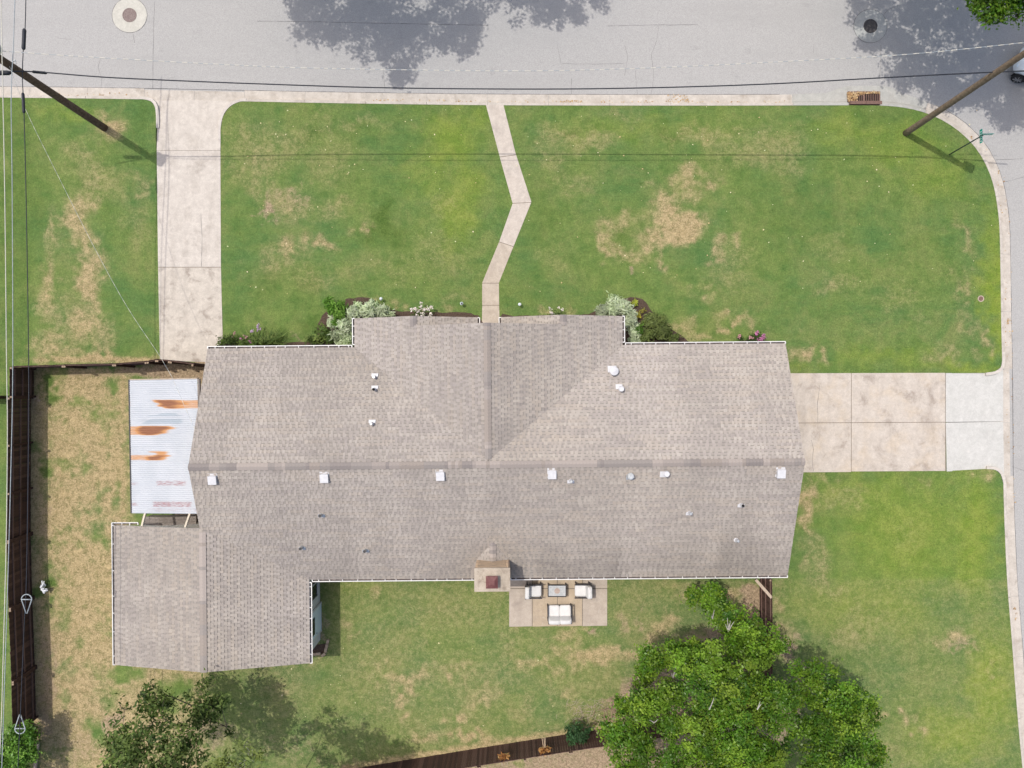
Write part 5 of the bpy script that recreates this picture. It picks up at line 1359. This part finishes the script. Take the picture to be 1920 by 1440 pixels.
for x_, y_, w_, a in ((66, 747, .09, .3), (73, 751, .12, -.2)):
    mb = MB(); mb.soft((0, 0, .03), (w_ * 1.6, w_, .07), e=.8, nu=10, nv=6); p = P(x_, y_, 0)
    tag(mb.build('pale_stone', M['stone'], loc=(p.x, p.y, 0), rz=a, smooth=True), 'small pale stone in the fence shade, ' + ('left of two' if x_ == 66 else 'right of two'), 'stone', 'pale stones by the fence')
# ------------------------------------------------------------------ planting
def leafset(ctr, nrm, size, col, elong=1.7, curl=.0):
    n = len(ctr); a = nrg.normal(size=(n, 3)); nrm = nrm / np.linalg.norm(nrm, axis=1, keepdims=True)
    u = np.cross(nrm, a); u /= np.linalg.norm(u, axis=1, keepdims=True) + 1e-9; v = np.cross(nrm, u)
    s = size[:, None]; L = u * s * .5 * elong; W = v * s * .5
    V = np.stack([ctr - L, ctr - W * .9 + nrm * s * .12, ctr + L - nrm * s * .1, ctr + W * .9 + nrm * s * .12], 1)
    return V, col
def cloud(lobes, dens, size, pal, spread=.26, per=22, up_=.55, elong=1.7, hole=.0, flat=.8, ragged=False):
    """leaf clumps over the shells of the lobes: dens = clumps per square metre of shell"""
    Cs = []; Ns = []; Sz = []; Cl = []
    pal = np.array(pal)
    sub = []
    for (c, r) in lobes:
        c = np.array(c)
        if r < .3 or not ragged: sub.append((c, r)); continue
        sub.append((c, r * .58)); k = int(6 + r * 5)
        for _ in range(k):
            d = nrg.normal(size=3); d[2] = abs(d[2]) * .5; d /= np.linalg.norm(d)
            q = r * nrg.uniform(.18, .42); sub.append((c + d * (r * nrg.uniform(.6, 1.18)) * np.array([1, 1, .8]), q))
    for (c, r) in sub:
        k = max(3, int(dens * 4 * math.pi * r * r * .75))
        d = nrg.normal(size=(k, 3)); d /= np.linalg.norm(d, axis=1, keepdims=True); d[:, 2] = np.where(d[:, 2] < -.35, -d[:, 2], d[:, 2])
        rad = r * nrg.uniform(.55, 1.08, (k, 1)); cc = c + d * rad * np.array([1, 1, flat])
        lobe_t = nrg.uniform(.74, 1.25); lp_c = pal[nrg.integers(len(pal))]
        for j in range(k):
            if nrg.random() < hole: continue
            m = max(4, int(per * nrg.uniform(.5, 1.4))); sp = spread * nrg.uniform(.6, 1.25)
            p = cc[j] + nrg.normal(size=(m, 3)) * sp * np.array([1, 1, .55])
            nn = nrg.normal(size=(m, 3)) * .42 + d[j] * .65 + np.array([0, 0, up_])
            base = lp_c * .5 + pal[nrg.integers(len(pal))] * .5
            col = base * lobe_t * nrg.uniform(.72, 1.26) * nrg.uniform(.84, 1.16, (m, 1))
            Cs.append(p); Ns.append(nn); Sz.append(size * nrg.uniform(.6, 1.3, m)); Cl.append(col)
    Cs = np.concatenate(Cs); Cs[:, 2] = np.maximum(Cs[:, 2], .03)
    return leafset(Cs, np.concatenate(Ns), np.concatenate(Sz), np.clip(np.concatenate(Cl), 0, 1), elong)
def limb(mb, a, b, r0, r1, n=6, bend=.12):
    a, b = Vector(a), Vector(b); L = (b - a).length; pts = []
    off = Vector((rnd.uniform(-1, 1), rnd.uniform(-1, 1), rnd.uniform(.2, 1))) * bend * L
    for i in range(n + 1):
        t = i / n; pts.append(a.lerp(b, t) + off * math.sin(math.pi * t) * .6)
    mb.tube(pts, [r0 + (r1 - r0) * i / n for i in range(n + 1)], 7); return pts
def tree(name, label, base, lobes, dens, size, pal, r0, fork=.35, mat='leaf', bark='bark', cat='tree', group=None, twigs=3, **kw):
    L = [(Vector(P(x, y, z)), r) for x, y, z, r in lobes]
    b = P(*base, 0); t = thing(name, label, cat, b, group=group)
    ctr = sum((l[0] * l[1] for l in L), Vector()) / sum(l[1] for l in L)
    fk = (ctr - b) * fork; fk.z = max(fk.z, .4 * ctr.z * fork * 2)
    mb = MB(); pts = limb(mb, (0, 0, -.15), fk, r0, r0 * .7, 6, .04); mb.build('trunk', M[bark], t, True)
    br = MB(); done = [(fk, r0 * .5)]
    for c, r in sorted(L, key=lambda l: (l[0] - b - fk).length):
        e = c - b - Vector((0, 0, r * .3))
        src, sr = min(done, key=lambda q: (q[0] - e).length + .35 * (q[0] - fk).length)
        rr = max(.012, min(sr * .7, r0 * .42)); q = limb(br, src, e, rr, max(.01, rr * .45), 6, .10)
        done.append((e, max(.01, rr * .6)))
        for _ in range(twigs):
            d = Vector((rnd.gauss(0, 1), rnd.gauss(0, 1), rnd.uniform(-.1, 1))).normalized() * r * .95
            limb(br, q[-2], e + d, max(.008, rr * .3), .006, 4, .1)
    br.build('limb', M[bark], t, True)
    V, C = cloud([((c - b), r) for c, r in L], dens, size, pal, **kw)
    me = quads_mesh('crown', V, C, M[mat]); place(me, 'crown', t)
    return t
GREEN = [(.070, .160, .012), (.105, .215, .018), (.040, .105, .012), (.150, .255, .024), (.190, .280, .030), (.075, .170, .014)]
OLIVE = [(.065, .110, .026), (.090, .140, .032), (.048, .085, .022), (.135, .180, .045), (.078, .125, .028)]
BRIGHT = [(.080, .190, .020), (.110, .235, .030), (.060, .150, .018), (.150, .260, .045)]
tree('shade_tree', 'big leafy green tree in the lower right inside the back fence', (1296, 1268),
     [(1300, 1300, 6.5, 1.72), (1395, 1335, 6.5, 1.72), (1232, 1340, 6, 1.27), (1172, 1392, 5, 0.95), (1150, 1378, 4.4, 0.50), (1250, 1232, 5, 0.90), (1218, 1232, 4.5, 0.50), (1210, 1258, 4.5, 0.32), (1205, 1312, 5, 0.72), (1170, 1318, 4.6, 0.32), (1295, 1210, 5, 0.50), (1325, 1240, 5.5, 0.90), (1390, 1225, 5, 0.99), (1388, 1178, 4, 0.81), (1366, 1146, 3.6, 0.58), (1342, 1130, 3.4, 0.48), (1320, 1125, 3.3, 0.44), (1302, 1117, 3.2, 0.30), (1338, 1110, 3.2, 0.32), (1296, 1112, 3.1, 0.16), (1354, 1162, 3.8, 0.40), (1376, 1200, 4.3, 0.60), (1402, 1196, 4.2, 0.75),
      (1450, 1180, 4.0, 0.18), (1462, 1208, 4.2, 0.32), (1440, 1212, 4.2, 0.36), (1412, 1275, 5.5, 0.86), (1380, 1415, 6.6, 1.72), (1285, 1415, 6.5, 1.54), (1200, 1432, 5, 0.99), (1190, 1355, 5.2, 0.56), (1408, 1392, 6, .95), (1424, 1305, 5.6, .5), (1300, 1500, 6.5, 1.63), (1420, 1500, 6.5, 1.63)],
     6.4, .085, GREEN, .20, per=34, spread=.15, twigs=4, ragged=True, elong=1.5)
tree('shade_tree', 'smaller green tree at the lower right outside the back fence', (1512, 1296),
     [(1497, 1292, 5, 0.84), (1545, 1278, 5, 0.84), (1520, 1262, 4.8, 0.45), (1560, 1335, 5.5, 1.30), (1522, 1362, 5.6, .95), (1600, 1352, 5, 0.84), (1628, 1318, 4.5, 0.32), (1600, 1300, 4.5, 0.41), (1590, 1415, 5, 1.21), (1530, 1420, 6, 1.39), (1642, 1415, 4.2, 0.41), (1625, 1395, 4.6, 0.45), (1520, 1446, 6, .95), (1620, 1480, 5, 1.11), (1540, 1500, 5.5, 1.39)],
     6.2, .085, [tuple(.96 * c for c in q) for q in GREEN], .17, per=30, spread=.15, twigs=4, ragged=True, elong=1.5)
tree('backyard_tree', 'dark open crowned tree in the lower left below the wing', (412, 1312),
     [(376, 1300, 4, .55), (386, 1274, 3.6, .26), (372, 1330, 4.3, .5), (388, 1352, 4.5, .55), (412, 1318, 3.8, .3), (288, 1292, 4, .4), (312, 1306, 4, .42), (278, 1318, 4.3, .35), (224, 1326, 4.5, .24), (232, 1332, 4.6, .2), (268, 1372, 6, .95), (325, 1368, 6, .95), (300, 1415, 6.5, 1.3), (240, 1428, 6.5, .85), (350, 1405, 6, .95), (222, 1388, 5.5, .45), (425, 1365, 3.8, .28), (300, 1345, 5.2, .5), (210, 1432, 6, .5), (370, 1440, 6, .7), (280, 1470, 6.5, 1.2)],
     3.7, .10, OLIVE + [(.10, .145, .035), (.12, .17, .045)], .12, per=15, spread=.17, hole=.33, ragged=True, twigs=5, mat='leaf_dull', elong=2.3)
tree('backyard_tree', 'thin yellowish tree reaching in at the bottom edge left of centre', (500, 1490),
     [(420, 1424, 6.5, .38), (456, 1396, 6.3, .2), (472, 1418, 6.3, .3), (408, 1438, 6.3, .4), (445, 1436, 6.3, .3), (440, 1510, 7.6, 1.4), (500, 1520, 8, 1.5), (560, 1535, 8, 1.1), (480, 1480, 7, .5), (610, 1500, 7, .6), (530, 1480, 7.4, .6)],
     4.0, .11, [(.16, .20, .05), (.12, .17, .045), (.20, .24, .075)], .09, per=15, spread=.16, hole=.1, twigs=4, mat='leaf_dull', bark='bark_pale', elong=2.3)
tree('corner_shrub', 'bright green shrub in the bottom left corner under the wires', (70, 1390),
     [(20, 1400, 2, .85), (45, 1378, 1.8, .6), (62, 1384, 1.6, .35), (15, 1440, 2, .9), (50, 1418, 1.7, .55), (66, 1372, 1.3, .25), (20, 1480, 2, .8)],
     11, .085, BRIGHT, .05, per=20, spread=.14, twigs=3, cat='shrub', ragged=True)
# trees across the street: their crowns stand outside the picture, their shade falls on the road
def shade_lobes(L, z):
    out = []
    for sx, sy, r in L:
        zz = z + rnd.uniform(-.7, .7); k = FPX / CAM_H
        gx_, gy_ = sx - SHX * zz * k, sy + SHY * zz * k
        f = CAM_H / (CAM_H - zz); out.append((960 + (gx_ - 960) * f, 720 + (gy_ - 720) * f, zz, r / k))
    return out
tree('street_tree', 'tree across the street above the top edge, left of the walk', (640, -190), shade_lobes([(590, 20, 50), (640, 50, 42), (690, 60, 50), (735, 75, 42), (755, 120, 20), (745, 140, 12), (800, 40, 56), (845, 60, 26), (870, 75, 22), (640, -60, 90), (740, -50, 100), (840, -50, 80), (885, 30, 18), (560, 15, 24), (600, 50, 30)], 9), 2.5, .12, GREEN, .2, per=20, spread=.2, ragged=True)
tree('street_tree', 'tree across the street above the top edge, right of the walk', (960, -200), shade_lobes([(970, -10, 34), (1010, 2, 30), (1050, 12, 30), (1075, 22, 12), (1120, -14, 22), (1010, -70, 60), (1090, -80, 60)], 9), 2.5, .12, GREEN, .18, per=20, spread=.2, ragged=True)
tree('street_tree', 'green tree hanging over the street in the top right corner', (1890, -110), shade_lobes([(1640, 15, 44), (1700, 40, 60), (1760, 50, 66), (1650, 70, 22), (1700, 115, 40), (1750, 130, 44), (1680, 140, 18), (1820, 60, 80), (1890, 60, 90), (1830, 125, 44), (1890, 150, 50), (1780, 150, 26), (1860, 175, 26), (1890, 205, 30), (1905, 225, 20), (1920, 130, 70), (1640, -60, 90), (1760, -70, 110), (1900, -60, 110), (1612, 15, 20), (1625, 75, 12)], 8.6)
     + [(1862, 10, 6, .5), (1845, 24, 6, .2), (1846, 40, 6, .14), (1888, 18, 6, .45), (1908, 2, 6, .4), (1876, 36, 5.8, .16), (1905, 36, 5.8, .1), (1840, 2, 6.2, .3)], 2.5, .115, GREEN, .22, per=20, spread=.19, ragged=True)

def bush(label, lobes, dens, size, pal, base=None, mat='leaf_dull', name='bush', elong=3.0, spread=.12, per=18, cat='bush', group=None, flowers=None, up_=.5, fsize=.05):
    L = [(P(x, y, z), r) for x, y, z, r in lobes]; b = sum((l[0] for l in L), Vector()) / len(L); b = Vector((b.x, b.y, 0)) if base is None else P(*base, 0)
    t = thing(name, label, cat, b, group=group)
    st = MB()
    for c, r in L:
        for _ in range(4): limb(st, (rnd.uniform(-.08, .08), rnd.uniform(-.08, .08), 0), c - b + Vector((rnd.uniform(-r, r), rnd.uniform(-r, r), 0)) * .7, .012, .004, 3, .1)
    st.build('stem', M['bark'], t)
    V, C = cloud([(c - b, r) for c, r in L], dens, size, pal, spread=spread, per=per, elong=elong, up_=up_)
    place(quads_mesh('foliage', V, C, M[mat]), 'foliage', t)
    if flowers:
        for x, y, z, cols in flowers:
            c = P(x, y, z) - b; k = 14; ctr = np.array(c) + nrg.normal(size=(k, 3)) * fsize * .6
            V, C = leafset(ctr, nrg.normal(size=(k, 3)) * .5 + np.array([0, 0, .8]), np.full(k, fsize) * nrg.uniform(.7, 1.3, k), np.array(cols) * nrg.uniform(.8, 1.15, (k, 1)), 1.2)
            place(quads_mesh('flower', V, C, M['petal']), 'flower', t)
    return t
SILV = [(.42, .50, .31), (.52, .59, .41), (.33, .42, .23), (.58, .63, .47), (.46, .53, .36)]
bush('silvery variegated bush at the left corner of the front gable', [(690, 582, .75, .38), (714, 584, .65, .26), (664, 588, .8, .32), (648, 612, .8, .36), (634, 628, .7, .26), (654, 634, .7, .30), (626, 604, .6, .24), (640, 640, .55, .22), (732, 588, .5, .16), (700, 572, .6, .18), (672, 572, .6, .14)], 40, .085, SILV, spread=.095, per=12, elong=3.6)
bush('fresh green bush poking out behind the left silvery bush', [(622, 578, .85, .24), (636, 590, .95, .24), (614, 568, .7, .2), (640, 574, .8, .18), (632, 604, .8, .16)], 40, .07, BRIGHT, spread=.09, per=15)
bush('dark green bush low under the eave left of the silvery bush', [(604, 622, .55, .3), (618, 632, .5, .28), (596, 636, .45, .24), (586, 640, .4, .2)], 32, .06, OLIVE, spread=.1, per=16)
bush('silvery variegated bush at the right corner of the front gable', [(1150, 576, .75, .38), (1130, 584, .65, .28), (1170, 576, .75, .32), (1180, 604, .7, .28), (1190, 622, .6, .24), (1150, 562, .6, .2), (1182, 588, .6, .2), (1188, 640, .5, .2)], 40, .085, SILV, spread=.095, per=12, elong=3.6)
bush('olive green spreading bush right of the right silvery bush', [(1222, 602, .6, .36), (1240, 622, .6, .38), (1214, 624, .5, .28), (1262, 632, .45, .22), (1204, 636, .5, .22), (1238, 600, .5, .22)], 32, .065, [(.10, .135, .035), (.13, .17, .05), (.07, .10, .028), (.16, .20, .06)], spread=.11, per=15, elong=3.6)
bush('small fresh green plant between the right silvery bush and the eave', [(1198, 620, .75, .14), (1202, 612, .7, .10), (1210, 634, .5, .12)], 60, .06, BRIGHT, spread=.07, per=12)
bush('yellow flowered plant on the mulch right of the silvery bush', [(1197, 592, .35, .13), (1206, 584, .3, .09), (1190, 596, .3, .08)], 60, .05, [(.42, .36, .04), (.34, .32, .05), (.20, .22, .04)], spread=.06, per=10, name='flower_plant', cat='plant')
bush('lone yellow green tuft on the mulch above the yellow flowered plant', [(1190.5, 567, .2, .11)], 90, .07, [(.45, .48, .06), (.55, .56, .10), (.30, .36, .05)], spread=.05, per=10, name='flower_plant', cat='plant')
PINK = (.52, .20, .38); PK2 = (.55, .30, .32); LIL = (.48, .34, .52); WHT = (.82, .74, .74)
bush('pink flowering plant at the edge of the narrow drive', [(420, 640, .35, .2), (436, 636, .4, .24), (456, 642, .4, .24), (470, 644, .35, .2), (412, 644, .3, .12)], 34, .06, [(.09, .14, .03), (.13, .20, .04), (.06, .10, .025)], spread=.1, per=13, name='flower_plant', cat='plant', fsize=.075,
     flowers=[(440, 625, .5, PK2), (454, 637, .5, PINK), (460, 631, .5, PK2), (467, 640, .5, PINK), (473, 620, .5, LIL), (484, 611, .55, LIL), (485, 617, .5, LIL), (436, 632, .5, PK2)])
bush('bright pink flowering plant under the right end of the front eave', [(1412, 632, .35, .16), (1425, 634, .4, .16), (1405, 638, .3, .14)], 34, .055, [(.05, .09, .022), (.08, .13, .03)], spread=.09, per=12, name='flower_plant', cat='plant', fsize=.085,
     flowers=[(1417, 626, .5, PINK), (1420, 623, .5, PINK), (1431, 629, .5, PINK), (1432, 633, .5, PINK), (1424, 635, .5, PINK), (1428, 637, .5, PINK), (1409, 633, .45, PK2)])
bush('small pink flower left of the bright pink plant at the eave', [(1387, 634, .3, .12)], 40, .05, [(.07, .12, .03), (.10, .15, .035)], spread=.07, per=10, name='flower_plant', cat='plant', fsize=.07, flowers=[(1386, 629, .45, PK2), (1387, 632, .45, PK2)])
bush('white rose bush under the small left gable', [(790, 588, .45, .22), (776, 590, .4, .14), (805, 590, .4, .14)], 26, .05, [(.07, .11, .03), (.10, .15, .035)], spread=.1, per=11, name='flower_plant', cat='plant', fsize=.07,
     flowers=[(rnd.uniform(770, 812), rnd.uniform(574, 594), .55, WHT) for _ in range(18)] + [(790, 568, .5, WHT), (795, 580, .6, WHT)])
bush('white roses under the small right gable', [(1036, 590, .4, .16), (1048, 588, .35, .12)], 26, .05, [(.07, .11, .03), (.10, .15, .035)], spread=.1, per=11, name='flower_plant', cat='plant', fsize=.06,
     flowers=[(1031, 578, .5, WHT), (1032, 586, .5, WHT), (1034, 587, .5, WHT), (1048, 577, .5, WHT), (1054, 580, .5, WHT), (1036, 588, .5, WHT)])
bush('dark green sapling leaning over the brown back fence', [(1078, 1374, 1.2, .26), (1090, 1380, 1.3, .22), (1072, 1386, 1.4, .2), (1102, 1366, 1.2, .12), (1084, 1364, 1.1, .14), (1068, 1366, 1.0, .1)], 30, .085, [(.035, .085, .03), (.05, .11, .035), (.03, .07, .025)], base=(1086, 1366), spread=.1, per=13, elong=2.6)
# grassy clump
b = P(500, 640, 0); t = thing('daylily_clump', 'tall green grassy clump between the pink flowers and dark bush', 'plant', b); mb = MB()
for _ in range(420):
    p0 = Vector((rnd.uniform(-.75, .75), rnd.uniform(-.25, .1), 0)); a = rnd.gauss(math.pi / 2, .75); L = rnd.uniform(.35, .75); d = Vector((math.cos(a) * 1.0 + p0.x * .5, math.sin(a), 0)) * L
    h = rnd.uniform(.35, .6); sd = Vector((-d.y, d.x, 0)).normalized() * rnd.uniform(.008, .016); c = rnd.choice(((.10, .17, .03), (.16, .24, .05), (.07, .12, .025), (.22, .28, .08)))
    q = [p0, p0 + d * .45 + Vector((0, 0, h)), p0 + d * .8 + Vector((0, 0, h * .95)), p0 + d * 1.1 + Vector((0, 0, h * .55))]
    for i in range(3):
        w0, w1 = sd * (1 - i * .28), sd * (1 - (i + 1) * .28); mb.face([q[i] - w0, q[i] + w0, q[i + 1] + w1, q[i + 1] - w1], c)
mb.build('foliage', M['leaf_dull'], t)
# dead branches near the big tree
b = P(1145, 1345, 0); t = thing('brush_pile', 'pile of dead brown branches on bare soil beside the big tree', 'branches', b); 
for k in range(46):
    mb = MB(); a = Vector((rnd.gauss(0, .45), rnd.gauss(0, .4), rnd.uniform(.02, .4))); d = Vector((rnd.gauss(0, 1), rnd.gauss(0, 1), rnd.gauss(0, .2))).normalized() * rnd.uniform(.4, 1.0)
    limb(mb, a - d / 2, a + d / 2, .016, .006, 4, .15); mb.build('branch', M['deadwood'], t)
b = P(1090, 1330, 0); pts = MB()
for k in range(110):
    a = P(rnd.gauss(1105, 22), rnd.gauss(1340, 16), .03); d = Vector((rnd.gauss(0, 1), rnd.gauss(0, 1), .05)).normalized() * rnd.uniform(.15, .5); limb(pts, a - d / 2, a + d / 2, .009, .004, 3, .25)
tag(pts.build('dead_stalks', M['plank']), 'tangle of thin dead stalks left of the branch pile', 'stalks', kind='stuff')
# bare pale twigs showing on top of the big tree
big = next(o for o in COL.objects if o.name == 'shade_tree')
for x, y, z in ((1366, 1184, 5.2), (1336, 1160, 4.4), (1262, 1270, 6.4), (1226, 1355, 6.3), (1330, 1330, 8.0), (1420, 1330, 8.0)):
    mb = MB(); c = P(x, y, z) - big.location; k = 5 if x == 1366 else 2
    for _ in range(k): limb(mb, c, c + Vector((rnd.uniform(-.25, .25), rnd.uniform(.15, .7), rnd.uniform(.1, .4))), .028, .008, 4, .06)
    mb.build('bare_twig', M['bark_pale'], big)
